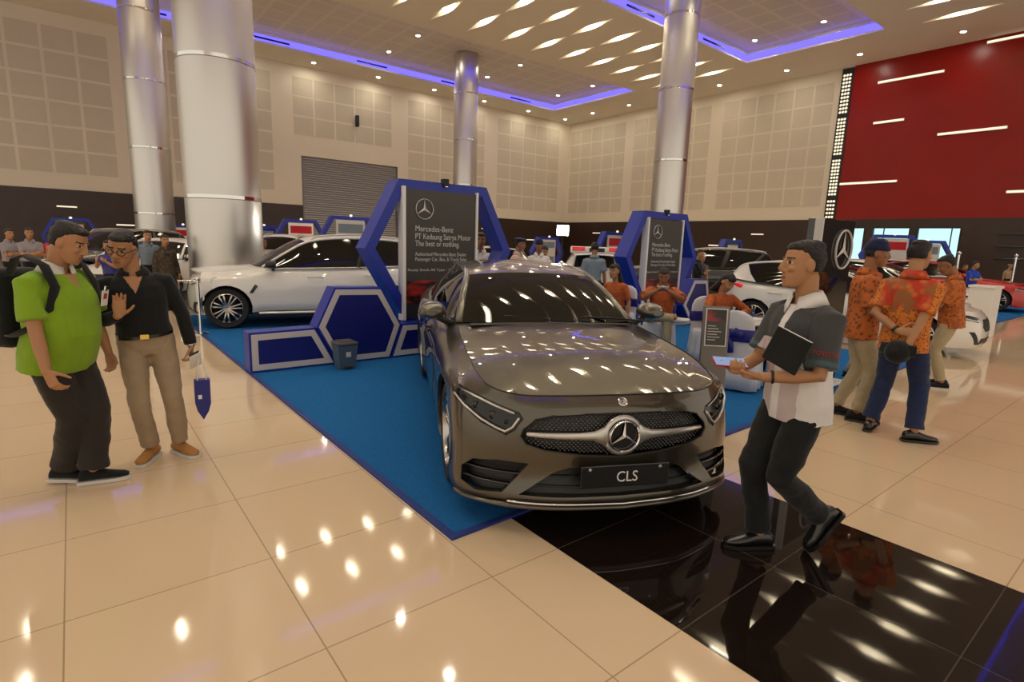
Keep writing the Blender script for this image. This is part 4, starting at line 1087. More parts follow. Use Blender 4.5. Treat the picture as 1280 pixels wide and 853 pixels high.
# ---- the man walking past the bonnet
def vneck(p, c, h0, k):
    d = p-c['pel']; h = d.dot(c['up']); return 1 if d.dot(c['f']) > .0 and h > h0 and abs(d.dot(c['r'])) < (h-h0)*k else 0
def reg_walk(p, c):
    d = p-c['pel']; h = d.dot(c['up']); x = d.dot(c['r']); y = d.dot(c['f'])
    best = 9; bt = 0
    for s in (1, -1):
        S_, e, w_, a = c['A'][s]; ab = e-S_; t_ = (p-S_).dot(ab)/ab.dot(ab); dist = (p-(S_+ab*t_)).length
        if .12 < t_ < 1.02 and dist < .10 and abs(x) > .12 and (p-(S_+ab*t_)).length < .09: best = dist; bt = t_
    if best < .09: return 3 if bt > .76 else 0
    if y > 0 and abs(x-.0) < .026: return 1
    if h > .30: return 0
    if y > -.02 and abs(x) < .125: return 2
    return 1
WK = person('person', 'man in grey and white short-sleeved shirt walking past the bonnet holding a phone', (2.88, 1.275, 0), head_rz(-.94, .34), .985,
    P=dict(pelvis=(.0, -.06, .91), chest=(.0, -.04, 1.405), twist=-.10, head=(-.42, -.02, 0), seed=2,
        rl=dict(a=V((.05, .04, .088)), h=(0, 1, 0), yaw=-.30), ll=dict(a=V((-.08, -.25, .215)), h=(0, 1, 0), yaw=-.30, pitch=-.95),
        ra=dict(w=V((.07, .30, 1.035)), h=(.5, -.6, -1), d=(-.75, .55, .12), n=(-.1, .1, 1), tt=(0, 1, .3), c=.75, sp=.6),
        la=dict(w=V((-.07, .25, 1.03)), h=(-.8, -.7, -.6), d=(.80, .45, -.02), n=(0, .2, 1), tt=(0, 1, .4), c=.7, sp=.6)),
    fine=.0065, wear=dict(shirt=['greycloth', 'whitecloth', 'lilac', 'bandteal', 'bandred'], region=reg_walk, collar='whitecloth', trousers='blackcloth', hem=-.13, sleeve=.86, off=.020, sleevew=1.12, cuff=.070, tw=1.08))
TW = WK['t']
a = MB(); 
a.rbox(-.040, .040, -.085, .085, -.005, .005, .004)
ph = thing('phone', 'phone with lit screen held by the man walking past the bonnet', 'phone', (0, 0, 0))
_y = V((-.80, .60, .06)).normalized(); _z = V((-.42, -.16, .90)); _z = (_z-_y*_z.dot(_y)).normalized(); _x = _y.cross(_z); _l = world(WK, (.045, .365, 1.085))
ph.matrix_world = Matrix(((_x.x, _y.x, _z.x, _l.x), (_x.y, _y.y, _z.y, _l.y), (_x.z, _y.z, _z.z, _l.z), (0, 0, 0, 1)))
a.build('phone_case', M['redcloth'], ph, 40); a = MB(); a.box(-.036, .036, -.080, .080, .0045, .0062); a.build('screen', M['phones'], ph)
fo_ = thing('folder', 'black folder tucked under the left arm of the man walking past the bonnet', 'folder', world(WK, (-.135, .20, 1.175)), head_rz(-.94, .34)); fo_.rotation_euler = (R(8), R(-18), head_rz(-.94, .34)+R(14))
a = MB(); a.rbox(-.10, .085, -.010, .010, -.08, .095, .006); a.build('cover', M['blackcloth'], fo_); a = MB(); a.box(-.095, .08, -.006, .006, -.075, .097); a.build('papers', M['white'], fo_)
for s in (-1,):
    S_, e, w_, a_ = WK['A'][s]; d = (e-S_).normalized(); q = S_.lerp(e, .68); out = V((-.74, .67, .0)); out = (out-d*out.dot(d)).normalized()
    bx = -d.cross(out).normalized()
    Mx = Matrix((( *((-d).cross(out)), 0), (*(-d), 0), (*out, 0), (0, 0, 0, 1))).transposed()
    text('TOYOTA', .029, 'sleeve_lettering', M['bandred'], TW, Matrix.Translation(q+out*.083) @ Mx, 'CENTER', .001)
a = MB(); S_, e, w_, a_ = WK['A'][-1]; a.tube([w_+(w_-e).normalized()*(-.035)+V((0, 0, 0))-(w_-e).normalized()*k for k in (.0, .012)], .034, 14, dome=False); a.build('bracelet', M['plastic'], TW, True)
# ---- the two men at the left
G1 = person('person', 'stout man in lime green polo with white collar and dark trousers, far left', (-.08, 4.36, 0), head_rz(.72, -.69), .975,
    P=dict(pelvis=(.03, -.04, .92), chest=(.03, .02, 1.415), twist=.0, head=(.30, .38, 0), girth=1.16, belly=.075, seed=5, hoff=V((0, .035, -.01)),
        ll=dict(a=V((.0, .095, .088)), h=(0, 1, 0), yaw=.60), rl=dict(a=V((.02, -.09, .095)), h=(0, 1, 0), yaw=.45, pitch=-.12),
        ra=dict(w=V((.30, .16, .73)), h=(.6, -1, 0), d=(-.05, .45, -1), n=(-1, .1, 0), tt=(0, 1, .3), c=.5),
        la=dict(w=V((-.30, .02, .80)), h=(-.5, -1, 0), d=(0, .2, -1), n=(1, 0, 0), tt=(0, 1, .3), c=.5)),
    fine=.007, wear=dict(shirt=['green', 'skin'], region=lambda p, c: vneck(p, c, .40, .45), collar='collarw', trousers='trouserdk', hem=-.13, sleeve=.78, off=.022, sleevew=1.16, tw=1.30, cuff=.092, shoes='blackcloth', solem='sole'))
bp = thing('backpack', 'dark backpack on the shoulders of the man in lime green', 'backpack', world(G1, (.03, -.27, 1.17)), head_rz(.72, -.69))
a = MB(); a.rbox(-.15, .15, -.10, .08, -.24, .24, .06, seg=3); a.build('pack', M['blackcloth'], bp, 40)
for s in (1, -1):
    a = MB(); a.tube([(s*.10, .07, .20), (s*.115, .14, .305), (s*.125, .22, .325), (s*.13, .335, .27), (s*.14, .40, .15), (s*.17, .385, .02), (s*.21, .30, -.08), (s*.20, .16, -.14), (s*.13, .06, -.16)], [(.030, .007)]*9, 8, flat=(1, 0, 0)); a.build('strap', M['blackcloth'], bp, True)
bd = thing('name_badge', 'white name badge on the chest of the man in lime green', 'badge', world(G1, (-.09, .215, 1.235)), head_rz(.72, -.69)); bd.rotation_euler = (R(-10), 0, head_rz(.72, -.69)+R(14))
a = MB(); a.rbox(-.035, .035, -.002, .002, -.05, .05, .002); a.build('card', M['white'], bd); a = MB(); a.box(-.018, .018, .002, .0032, -.005, .03); a.build('red_mark', M['redcloth'], bd)
a = MB(); a.box(-.010, .010, -.003, .005, .045, .075); a.build('clip', M['chrome'], bd)
K1 = person('person', 'man in black shirt and khaki trousers raising his right palm, left side', (.40, 4.58, 0), head_rz(-.10, -1.), .955,
    P=dict(pelvis=(.05, 0, .92), chest=(.095, .03, 1.41), head=(-.45, .32, -.16), seed=9, girth=1.04, belly=.02, hoff=V((.02, .02, -.01)),
        rl=dict(a=V((.075, .03, .088)), h=(.1, 1, 0), yaw=-.45), ll=dict(a=V((-.115, .02, .088)), h=(-.1, 1, 0), yaw=.55),
        ra=dict(w=V((.185, .28, 1.135)), h=(.7, -.3, -1), d=(-.10, .12, 1), n=(.05, 1, 0), tt=(-1, 0, .2), c=.10, sp=.9),
        la=dict(w=V((-.235, .03, .845)), h=(-1, -.6, 0), d=(.10, .12, -1), n=(1, .1, 0), tt=(0, 1, 0), c=.7)),
    fine=.0065, wear=dict(shirt=['blackcloth', 'skin'], region=lambda p, c: vneck(p, c, .36, .50), collarh=.62, collar='blackcloth', trousers='khaki', hem=.05, waist=.06, sleeve=1.92, off=.016, glasses=1, belt='gold', tw=1.0, cuff=.060, shoes='camel', solem='sole'))
S_, e, w_, a_ = K1['A'][-1]; dd = (w_-e).normalized()
a = MB(); a.tube([w_-dd*.03, w_-dd*.012], .031, 16, dome=False); a.ball(w_-dd*.02+V((-.026, 0, 0)), (.010, .018, .018), 8); a.build('wrist_watch', M['silver'], K1['t'], 40)
bg = thing('carrier_bag', 'pointed navy paper bag hanging from the hand of the man in black', 'bag', world(K1, (-.285, .07, .80)), head_rz(-.1, -1))
a = MB(); a.prism([(-.052, -.20), (.050, -.20), (.052, -.37), (.040, -.43), (.004, -.50), (-.032, -.44), (-.05, -.38)], -.035, .035, 'xz'); a.build('paper_body', M['sash'], bg)
a = MB()
for y in (-.03, .03): a.tube([(-.03, y, -.205), (-.012, y*.4, -.05), (.0, 0, .0), (.012, y*.4, -.05), (.03, y, -.205)], .005, 6)
a.build('cord_handle', M['white'], bg, True)
a = MB(); a.box(.006, .03, .035, .0365, -.34, -.31); a.build('printed_mark', M['white'], bg)
p2 = thing('phone', 'phone and folded leaflet in the left hand of the man in black', 'phone', world(K1, (-.245, .09, .765)), head_rz(-.1, -1)); p2.rotation_euler = (R(50), R(20), head_rz(-.1, -1)+R(20))
a = MB(); a.rbox(-.035, .035, -.065, .065, -.005, .005, .003); a.build('phone_body', M['phone'], p2); a = MB(); a.rbox(-.045, .04, -.10, .05, -.012, -.006, .001); a.build('leaflet', M['white'], p2)
M['camo'] = batik('dark_mottled_print', (.05, .035, .02), (.015, .012, .010), (.10, .07, .04), 16.)
# ---- the batik group at the right
def reg_batik(p, c):
    d = p-c['pel']; h = d.dot(c['up']); x = d.dot(c['r'])
    return 0 if (h+.03*sin(x*60) > .22 and abs(x) < .185) else 1
BG = 'men in orange batik shirts standing together'
person('person', 'man in orange batik and navy knitted cap beside the black sign pillar', (5.98, 2.05, 0), head_rz(.46, -.89), 1.02,
    P=dict(head=(.0, .05, 0), seed=11, chest=(0, .0, 1.42), pelvis=(0, .0, .93), rl=dict(a=V((.09, .06, .088)), h=(0, 1, 0), yaw=-.15), ll=dict(a=V((-.10, -.10, .088)), h=(0, 1, 0), yaw=.12),
        ra=dict(w=V((.14, .26, 1.06)), h=(.6, -1, -.3), d=(-.6, .5, .3), n=(-.3, -.5, 1), tt=(0, 0, 1), c=.6), la=dict(w=V((-.14, .26, 1.06)), h=(-.6, -1, -.3), d=(.6, .5, .3), n=(.3, -.5, 1), tt=(0, 0, 1), c=.6)),
    fine=.010, group=BG, wear=dict(shirt='batik', collar='batik', trousers='khaki2', hem=-.13, flare=.02, off=.024, sleeve=.85, sleevew=1.15, hat='beanie', skin='skin2', cuff=.064, shoes='blackcloth'))
BB = person('person', 'man in red-yoked orange batik shirt seen from behind, hands behind his back', (5.71, 1.60, 0), head_rz(.97, .02), 1.02,
    P=dict(head=(-.25, .02, 0), seed=13, rl=dict(a=V((.18, .0, .088)), h=(0, 1, 0), yaw=-.85), ll=dict(a=V((-.17, .03, .088)), h=(0, 1, 0), yaw=.15),
        la=dict(w=V((.0, -.185, .965)), h=(-1, -.3, -.3), d=(1, -.1, .05), n=(.1, 1, -.1), tt=(0, 0, 1), c=.7), ra=dict(w=V((.085, -.215, .85)), h=(1, -.4, 0), d=(-.35, -.05, -1), n=(-.2, 1, 0), tt=(-1, 0, 0), c=.8)),
    fine=.009, group=BG, wear=dict(shirt=['batikred', 'batikdot'], region=reg_batik, collar='batikred', trousers='jeans', hem=-.13, flare=.014, off=.020, sleeve=.85, sleevew=1.12, skin='skin', tw=1.12, cuff=.076))
cp = thing('cap', 'black cap held behind his back by the man seen from behind', 'cap', world(BB, (.03, -.235, .80)), head_rz(.97, .02))
a = MB(); a.lathe([(.11, -.03), (.115, .0), (.10, .05), (.06, .085), (.0, .092)], 22, 0, Matrix.Rotation(R(78), 4, 'X') @ Matrix.Scale(.9, 4)); a.build('crown', M['blackcloth'], cp, True)
a = MB(); a.tube([(-.13, .0, .02), (-.05, -.035, .02), (.05, -.035, .02), (.13, .0, .02)], [(.05, .006)]*4, 10, flat=(0, 0, 1)); a.build('peak', M['blackcloth'], cp, True)
S_, e, w_, a_ = BB['A'][-1]; dd = (w_-e).normalized(); a = MB(); a.tube([w_-dd*.04, w_-dd*.02], .033, 14, dome=False); a.build('wrist_watch', M['plastic'], BB['t'], True)
BC = person('person', 'man in rust batik shirt at the right of the group looking down at his phone', (8.45, 1.93, 0), head_rz(-.30, .95), .97,
    P=dict(head=(.1, .45, 0), seed=17, chest=(0, .03, 1.41), pelvis=(0, -.02, .92), hoff=V((0, .03, -.01)),
        ra=dict(w=V((.09, .30, 1.22)), h=(.5, -.6, -1), d=(-.5, .7, .4), n=(0, -.3, 1), tt=(.2, 0, 1), c=.7), la=dict(w=V((-.09, .30, 1.22)), h=(-.5, -.6, -1), d=(.5, .7, .4), n=(0, -.3, 1), tt=(0, 0, 1), c=.7)),
    fine=.011, group=BG, wear=dict(shirt='batik', collar='batik', trousers='khaki2', hem=-.13, flare=.012, off=.020, sleeve=.85, sleevew=1.12, skin='skin2', shoes='blackcloth', solem='sole'))
p3 = thing('phone', 'phone with violet case held by the man at the right of the batik group', 'phone', world(BC, (.0, .385, 1.27)), head_rz(-.3, .95)); p3.rotation_euler = (R(60), 0, head_rz(-.3, .95))
a = MB(); a.rbox(-.04, .04, -.075, .075, -.006, .006, .004); a.build('phone_case', M['royal'], p3)
person('person', 'man in orange batik shirt half hidden behind the man with his hands behind his back', (8.05, 2.75, CP), head_rz(-.2, -.9), 1.0, P=dict(head=(.1, .35, 0), seed=19), fine=.012, group=BG, wear=dict(shirt='batikor', collar='batikor', trousers='khaki2', hem=-.13, skin='skin2'))
# ---- seated staff
def seated(x, y, fx, fy, lb, wear, head=(0, .4, 0), ra=None, la=None, fine=.010, group=None, scale=1., cross=False, z0=CP):
    P = dict(pelvis=(0, 0, .535), chest=(0, .05, 1.02), head=head, ll=dict(a=V((-.12, .44, .088)), h=(0, 1, .6), yaw=.1), rl=dict(a=V((.12, .42, .088)), h=(0, 1, .6), yaw=-.1), seed=x, hoff=V((0, .03, -.01)))
    if cross: P['rl'] = dict(a=V((-.22, .46, .60)), h=(.6, 1, .3), yaw=1.2, roll=.5, pitch=.2)
    if ra: P['ra'] = ra
    if la: P['la'] = la
    return person('person', lb, (x, y, z0), head_rz(fx, fy), scale, P=P, fine=fine, group=group, wear=wear)
SM_ = seated(7.08, 5.20, -.80, -.60, 'man in rust orange shirt seated on a white chair, reading his phone', dict(shirt='batikor', collar='batikor', trousers='khaki2', hem=-.10, sleeve=.95, sleevew=1.2, off=.024, skin='skin2', shoes='whitecloth', solem='sole'), (0, .45, 0),
    dict(w=V((.06, .32, .99)), h=(1, -.1, -.5), d=(-.7, .5, .2), n=(0, -.6, .8), tt=(0, 0, 1), c=.7), dict(w=V((-.06, .32, .99)), h=(-1, -.1, -.5), d=(.7, .5, .2), n=(0, -.6, .8), tt=(0, 0, 1), c=.7), .009, cross=True)
p4_ = thing('phone', 'white phone in the hands of the seated man in rust orange', 'phone', world(SM_, (0, .385, 1.03)), head_rz(-.8, -.6)); p4_.rotation_euler = (R(35), 0, head_rz(-.8, -.6)); a = MB(); a.rbox(-.075, .075, -.04, .04, -.005, .005, .004); a.build('phone_body', M['white'], p4_)
seated(7.02, 4.20, -.42, -.91, 'woman in rust orange top seated at the small table, head bent down', dict(shirt='batikor', trousers='blackcloth', hem=-.05, sleeve=1.5, fem=1, hairstyle='long'), (.1, .6, 0),
    dict(w=V((.12, .36, .80)), h=(1, -.2, -.4), d=(-.6, .7, -.1), n=(0, 0, -1), tt=(-1, 0, 0), c=.4), dict(w=V((-.12, .36, .80)), h=(-1, -.2, -.4), d=(.6, .7, -.1), n=(0, 0, -1), tt=(1, 0, 0), c=.4))
seated(7.28, 6.28, -.95, -.10, 'woman in rust orange top with dark bobbed hair seated behind the grey saloon', dict(shirt='batikor', trousers='blackcloth', hem=-.05, sleeve=.8, fem=1, hairstyle='long'), (-.1, .1, 0))
# ---- standing visitors farther back
def far(x, y, fx, fy, lb, shirt, tr='trouserdk', scale=1., group=None, **k):
    hp_ = k.pop('head', (0, .1, 0)); arms = k.pop('arms', None); P = dict(head=hp_, seed=x*3+y)
    if arms == 'fold':
        P['ra'] = dict(w=V((-.06, .23, 1.15)), h=(1, -.2, -.6), d=(-1, .1, .1), n=(0, -1, 0), tt=(0, 0, 1), c=.5); P['la'] = dict(w=V((.06, .25, 1.12)), h=(-1, -.2, -.6), d=(1, .1, .1), n=(0, -1, 0), tt=(0, 0, 1), c=.5)
    if arms == 'up':
        P['ra'] = dict(w=V((.10, .30, 1.25)), h=(.6, -.3, -1), d=(-.3, .6, .5), n=(-.5, -.3, .5), tt=(0, 0, 1), c=.6); P['la'] = dict(w=V((-.10, .30, 1.25)), h=(-.6, -.3, -1), d=(.3, .6, .5), n=(.5, -.3, .5), tt=(0, 0, 1), c=.6)
    return person('person', lb, (x, y, k.pop('z', 0)), head_rz(fx, fy), scale, P=P, fine=.014, group=group, wear=dict(shirt=shirt, trousers=tr, collar=k.pop('collar', shirt), **{**dict(hem=.03, waist=.06), **k}))
far(5.33, 7.62, -.5, -.85, 'man in white shirt standing behind the right edge of the first hexagon frame', 'whitecloth', scale=1.02, z=CP, skin='skin2')
far(6.85, 8.5, .5, -.8, 'person in pale pink shirt and dark beret behind the grey saloon roof', 'pink', z=CP, hat='beret', skin='skin2', scale=.985)
far(7.35, 8.45, -.6, -.7, 'person in white shirt and dark cap behind the grey saloon roof', 'whitecloth', z=CP, hat='beanie', skin='skin2', scale=.98)
far(8.1, 9.15, -.3, -.9, 'dark-haired person in pink bending among the visitors behind the grey saloon', 'pink', z=CP, scale=.91, head=(0, .5, 0))
far(8.15, 7.68, .75, .65, 'man in grey-blue shirt seen from behind, facing the open white tailgate', 'bluecloth', z=CP, scale=.965, skin='skin2', sleevew=1.15)
far(11.85, 7.75, .3, -.9, 'man in black suit standing behind the white hatchback', 'blackcloth', 'blackcloth', scale=.93, sleeve=1.95, hem=-.13, arms='fold', head=(-.4, .1, 0))
far(12.6, 8.15, -.4, -.8, 'person in dark jacket with a white cap left of the black car', 'greycloth', scale=.88, hat='beanie', hatm='whitecloth')
far(-1.08, 16.34, .6, -.8, 'man in grey-lilac shirt at the far left edge of the crowd', 'greylilac', 'blackcloth', .91, group='visitors at the far left', arms='fold')
far(-.72, 16.0, .2, -.95, 'man in grey-lilac shirt with folded arms left of the red shirt', 'greylilac', 'blackcloth', .93, group='visitors at the far left', arms='fold')
far(-.35, 16.9, .6, .8, 'person in red shirt seen from behind in the far left crowd', 'redcloth', 'blackcloth', .90, group='visitors at the far left', sleevew=1.2)
far(-.18, 15.3, -.5, -.8, 'person in pale pink shirt right of the red shirt in the far left crowd', 'pink', 'blackcloth', .93, group='visitors at the far left', arms='up')
far(.55, 13.2, -.6, -.8, 'person in violet top behind the two men at the left', 'sash', 'blackcloth', .82, sleeve=.6, arms='up')
far(1.28, 14.3, .1, -1, 'man in pale blue-grey shirt in front of the far left metal column', 'bluecloth', 'blackcloth', .945)
far(1.48, 13.35, .2, -.9, 'person in dark patterned clothes behind the nose of the white SUV', 'camo', 'trouserdk', scale=.90, sleeve=1.9, hem=-.13)
far(3.70, 14.75, .6, -.7, 'man in cream shirt behind the windscreen of the white SUV', 'pink', 'trouserdk', .87, hairm='skin2', skin='skin2')
far(24.3, 5.4, -.2, -.95, 'person in white shirt beyond the white pedestal at the right', 'whitecloth', 'blackcloth', .80, z=CP)
far(20.6, 4.35, -.5, -.8, 'man in royal blue shirt with folded arms left of the red car', 'royal', 'blackcloth', .875, z=CP, arms='fold', head=(.5, .1, 0))
far(32.2, 5.57, -.6, -.7, 'person in tan cap far behind the red car', 'khaki', 'blackcloth', .80, hat='beret', hatm='khaki')
# ------------------------------------------------------------------ hexagon stands
def hexpts(cx, hw, zt, zm, zb, tw): return [(cx-tw, zt), (cx+tw, zt), (cx+hw, zm), (cx+tw, zb), (cx-tw, zb), (cx-hw, zm)]
M['poster'] = mat('charcoal_print', (.045, .038, .034), .35, noise_amt=.15, nscale=1.)
def sunset():
    m, nt, b = _mat('red_dusk_print'); N = nt.nodes.new; L = nt.links.new
    tc = N('ShaderNodeTexCoord'); mp = N('ShaderNodeMapping'); mp.inputs['Scale'].default_value = (2.2, 1, 5.); L(tc.outputs['Object'], mp.inputs[0])
    n = N('ShaderNodeTexNoise'); n.inputs['Scale'].default_value = 1.4; n.inputs['Detail'].default_value = 6; L(mp.outputs[0], n.inputs['Vector'])
    r = N('ShaderNodeValToRGB'); e = r.color_ramp.elements; e[0].position = .46; e[0].color = (.012, .008, .008, 1); e[1].position = .70; e[1].color = (.55, .03, .02, 1); L(n.outputs[0], r.inputs[0]); L(r.outputs[0], b.inputs['Base Color']); b.inputs['Roughness'].default_value = .3
    return m
M['sunset'] = sunset()
M['print'] = mat('pale_print', (.60, .58, .56), .5)
def poster(t, x0, x1, z0, z1, y, lines, tw):
    p = MB(); p.rbox(x0-.05, x0, y-.03, y+.12, z0-.02, z1+.03, .006); p.build('side_post', M['white'], t); p = MB(); p.rbox(x1, x1+.035, y-.03, y+.10, z0-.02, z1+.03, .006); p.build('side_post', M['white'], t)
    p = MB(); p.box(x0, x1, y, y+.06, z0, z1); po = p.build('poster_board', M['poster'], t)
    w, h = x1-x0, z1-z0
    p = MB(); p.box(x0+.01, x1-.01, y-.004, y, z0+.02, z0+h*.30); p.prism([(x0+.01, z0+.02), (x1-.01, z0+.02), (x1-.01, z0+h*.07), (x0+w*.75, z0+h*.12), (x0+w*.42, z0+h*.16), (x0+w*.2, z0+h*.11), (x0+.01, z0+h*.13)], y-.006, y-.003, 'xz', 1); p.build('dusk_picture', [M['sunset'], M['dark']], po)
    p = MB(); star3(p, .145, (x0+w*.255, y-.012, z1-h*.145), t=.012, ring=.07); p.build('star_emblem', M['print'], po, 40)
    for tx, sz, zz, wd in lines:
        text(tx, sz, 'poster_lettering', M['print'], po, Matrix.Translation((x0+w*.13 if sz > .05 else x0+w*.03, y-.003, z1-h*zz)) @ Matrix.Rotation(R(90), 4, 'X'), 'LEFT', .001, wd*w)
LN = [('Mercedes-Benz', .115, .315, .53), ('PT Kedaung Satrya Motor', .115, .375, .80), ('The best or nothing.', .115, .43, .63), ('Authorized Mercedes-Benz Dealer', .075, .505, .74), ('Passenger Car, Bus, & Truck Sales', .075, .545, .74), ('Ready Stock All Type - Special Rates &', .0499, .625, .93)]
def hexframe(label, x, y, grp, pl, sc=1.):
    t = thing('hexagon_display', label, 'display stand', (x, y, CP), 0, grp); t.scale = (sc, 1, sc)
    O = hexpts(0, 1.25, 2.44, 1.50, .0, .74); O = [(-.74, 2.46), (.74, 2.46), (1.25, 1.50), (.72, .42), (-.62, .42), (-1.25, 1.50)]; I = [(-.665, 2.32), (.665, 2.32), (1.10, 1.50), (.63, .54), (-.53, .54), (-1.10, 1.50)]
    a = MB(); a.ring_prism(O, I, -.06, .26, 'xz'); a.build('frame', M['blue'], t)
    for sx in (-.55, .6):
        a = MB(); a.rbox(sx-.09, sx+.09, .0, .24, 0, .46, .01); a.build('foot_post', M['navy'], t)
    poster(t, *pl)
    a = MB(); a.rbox(-.045, .045, -.10, .0, 2.40, 2.52, .01); a.cyl((0, -.09, 2.41), .03, .05, 12, 0, None, 'z'); sp = a.build('spot_clamp', M['dark'], t)
    a = MB(); a.cyl((0, -.09, 2.405), .026, .006, 12); a.build('spot_lens', M['bar'], sp)
    return t
HG = 'hexagon display frames with poster'
hexframe('blue hexagon frame with poster behind the grey saloon, left stand', 4.29, 7.1, HG, (-.66, .53, .50, 2.335, -.08, LN, 1), .985)
hexframe('blue hexagon frame with poster behind the seated man, right stand', 9.53, 7.1, HG, (-.62, .55, .50, 2.30, -.08, LN, 1), .94)
def counter_part(t, nm, P, d, zt=.03):
    """one front segment: board, white trim and navy face"""
    cx = sum(p[0] for p in P)/len(P); cz = sum(p[1] for p in P)/len(P)
    def ins(k):
        out = []; n = len(P)
        for i in range(n):
            a, b_, c = V((*P[i-1], 0)), V((*P[i], 0)), V((*P[(i+1) % n], 0)); u = (b_-a).normalized(); v = (c-b_).normalized(); n1 = V((-u.y, u.x, 0)); n2 = V((-v.y, v.x, 0)); bis = (n1+n2).normalized(); q = b_+bis*(k/max(.3, bis.dot(n1))); out.append((q.x, q.y))
        return out
    a = MB(); a.prism(P, 0, d, 'xz'); o = a.build(nm, M['blue'], t)
    a = MB(); a.ring_prism(ins(.025), ins(.095), -.014, .001, 'xz'); a.build('white_trim', M['trim'], o)
    a = MB(); a.prism(ins(.095), -.008, .001, 'xz'); a.build('navy_face', M['navy'], o)
def counter(label, x, y, segs, grp):
    t = thing('partition_counter', label, 'display counter', (x, y, CP), 0, grp)
    for nm, P, d in segs: counter_part(t, nm, P, d)
CGP = 'low blue partition counters'
TL = [(0, 0), (1.03, 0), (.775, .49), (0, .48)]; HX = [(1.045, 0), (1.78, 0), (1.95, .46), (1.66, .97), (1.03, .985), (.79, .49)]; TR_ = [(1.795, 0), (2.75, 0), (2.75, .46), (1.965, .46)]
counter('low blue partition with white trim left of the grey saloon', 1.52, 6.82, [('side_panel', TL, .24), ('hexagon_panel', HX, .27), ('side_panel', TR_, .24)], CGP)
counter('low blue partition with white trim behind the seated man', 8.55, 6.82, [('side_panel', [(0, 0), (1.0, 0), (.80, .47), (0, .47)], .24), ('hexagon_panel', [(1.80, 0), (2.20, 0), (2.55, .10), (2.30, .96), (1.80, .97), (1.45, .42)], .27)], CGP)
# far stands
def far_stand(label, x, y, h, pm, band, rz=0.):
    t = thing('hexagon_stand', label, 'display stand', (x, y, 0), rz, 'distant blue hexagon stands'); s = h/2.4
    O = [(-.74*s, 2.4*s), (.74*s, 2.4*s), (1.25*s, 1.5*s), (.85*s, .4*s), (-.85*s, .4*s), (-1.25*s, 1.5*s)]; I = [(-.65*s, 2.26*s), (.65*s, 2.26*s), (1.1*s, 1.5*s), (.75*s, .52*s), (-.75*s, .52*s), (-1.1*s, 1.5*s)]
    a = MB(); a.ring_prism(O, I, -.08, .2, 'xz'); a.build('frame', M['blue'], t); a = MB(); a.rbox(-.85*s, .85*s, -.2, .3, 0, .45*s, .02); a.build('plinth', M['navy'], t)
    a = MB(); a.rbox(-.58*s, .58*s, -.06, .0, .5*s, 2.24*s, .01); p = a.build('poster_board', M[pm], t); 
    for za, zb_ in ((1.75, 2.1), (.75, 1.25)): a = MB(); a.box(-.5*s, .5*s, -.064, -.06, za*s, zb_*s); a.build('printed_band', M[band], p)
    a = MB(); a.ball((0, -.1, 2.42*s), (.06, .05, .05), 6); a.build('spot_lamp', M['bar'], t)
far_stand('far blue stand above the head of the man in lime green', .04, 31.5, 2.05, 'poster', 'pink')
far_stand('far blue stand between the two left metal columns', 4.25, 31.0, 1.95, 'white', 'redcloth')
far_stand('far blue stand against the dark wall left of the shutter', 8.51, 26.9, 2.36, 'white', 'redcloth')
far_stand('far blue stand with white poster in front of the shutter', 8.73, 21.5, 2.44, 'print', 'bluecloth')
far_stand('far dark blue stand behind the big metal column edge', 7.3, 28.6, 2.05, 'navy', 'bluecloth')
far_stand('far blue stand with pale poster left of the floodlight', 18.3, 20.4, 1.95, 'print', 'bluecloth')
far_stand('far blue stand with red and white poster left of the second hexagon frame', 18.6, 16.35, 2.22, 'print', 'redcloth')
far_stand('far blue stand with dark poster behind the black car', 24.5, 14.3, 2.1, 'poster', 'print')
far_stand('purple framed poster stand in front of the middle window', 30.2, 9.5, 2.55, 'print', 'redcloth', R(-55))
far_stand('purple framed poster stand in front of the right window', 31.5, 8.55, 2.35, 'print', 'bluecloth', R(-55))
# ------------------------------------------------------------------ pedal bin, information stand, sign pillar
t = thing('pedal_bin', 'small grey plastic pedal bin in front of the blue partition', 'bin', (2.56, 6.55, CP), 0)
M['binp'] = mat('grey_blue_plastic', (.075, .115, .17), .45); M['binlid'] = mat('dark_grey_plastic', (.085, .08, .085), .5)
a = MB(); a.loft([[(sx*w, sy*d, z) for sx, sy in ((-1, -1), (1, -1), (1, 1), (-1, 1))] for z, w, d in ((.0, .095, .085), (.02, .10, .09), (.30, .125, .115))]); a.build('bucket', M['binp'], t)
a = MB(); a.rbox(-.135, .135, -.125, .125, .30, .34, .02); a.rbox(-.10, .10, -.09, .09, .33, .355, .012); a.build('lid', M['binlid'], t, 40)
a = MB(); a.rbox(-.05, .05, -.13, -.06, .015, .035, .008); a.build('pedal', M['dark'], t, 40)
a = MB(); a.box(-.028, .032, -.118, -.110, .16, .22); a.build('sticker', M['print'], t)
t = thing('information_stand', 'slim grey information stand beside the right front of the grey saloon', 'stand', (4.40, 2.62, CP), R(-46))
M['standg'] = mat('grey_lacquer', (.17, .15, .13), .35)
Lm = Matrix.Rotation(R(-6), 4, 'X')
a = MB(); a.rbox(-.115, .115, -.02, .03, 0, 1.12, .006, 0, Lm); a.build('panel', M['standg'], t)
a = MB(); a.rbox(-.13, .13, -.10, .14, 0, .02, .006); a.build('base_plate', M['standg'], t)
a = MB(); a.ring_prism([(-.095, .76), (.095, .76), (.095, 1.10), (-.095, 1.10)], [(-.085, .77), (.085, .77), (.085, 1.09), (-.085, 1.09)], -.032, -.018, 'xz', 0, Lm); f = a.build('sign_frame', M['print'], t)
a = MB(); a.box(-.086, .086, -.026, -.019, .765, 1.095, 0, Lm); pc = a.build('data_card', M['poster'], t)
a = MB(); a.box(-.08, .08, -.0275, -.0255, .985, 1.085, 0, Lm); a.build('card_picture', M['sunset'], pc)
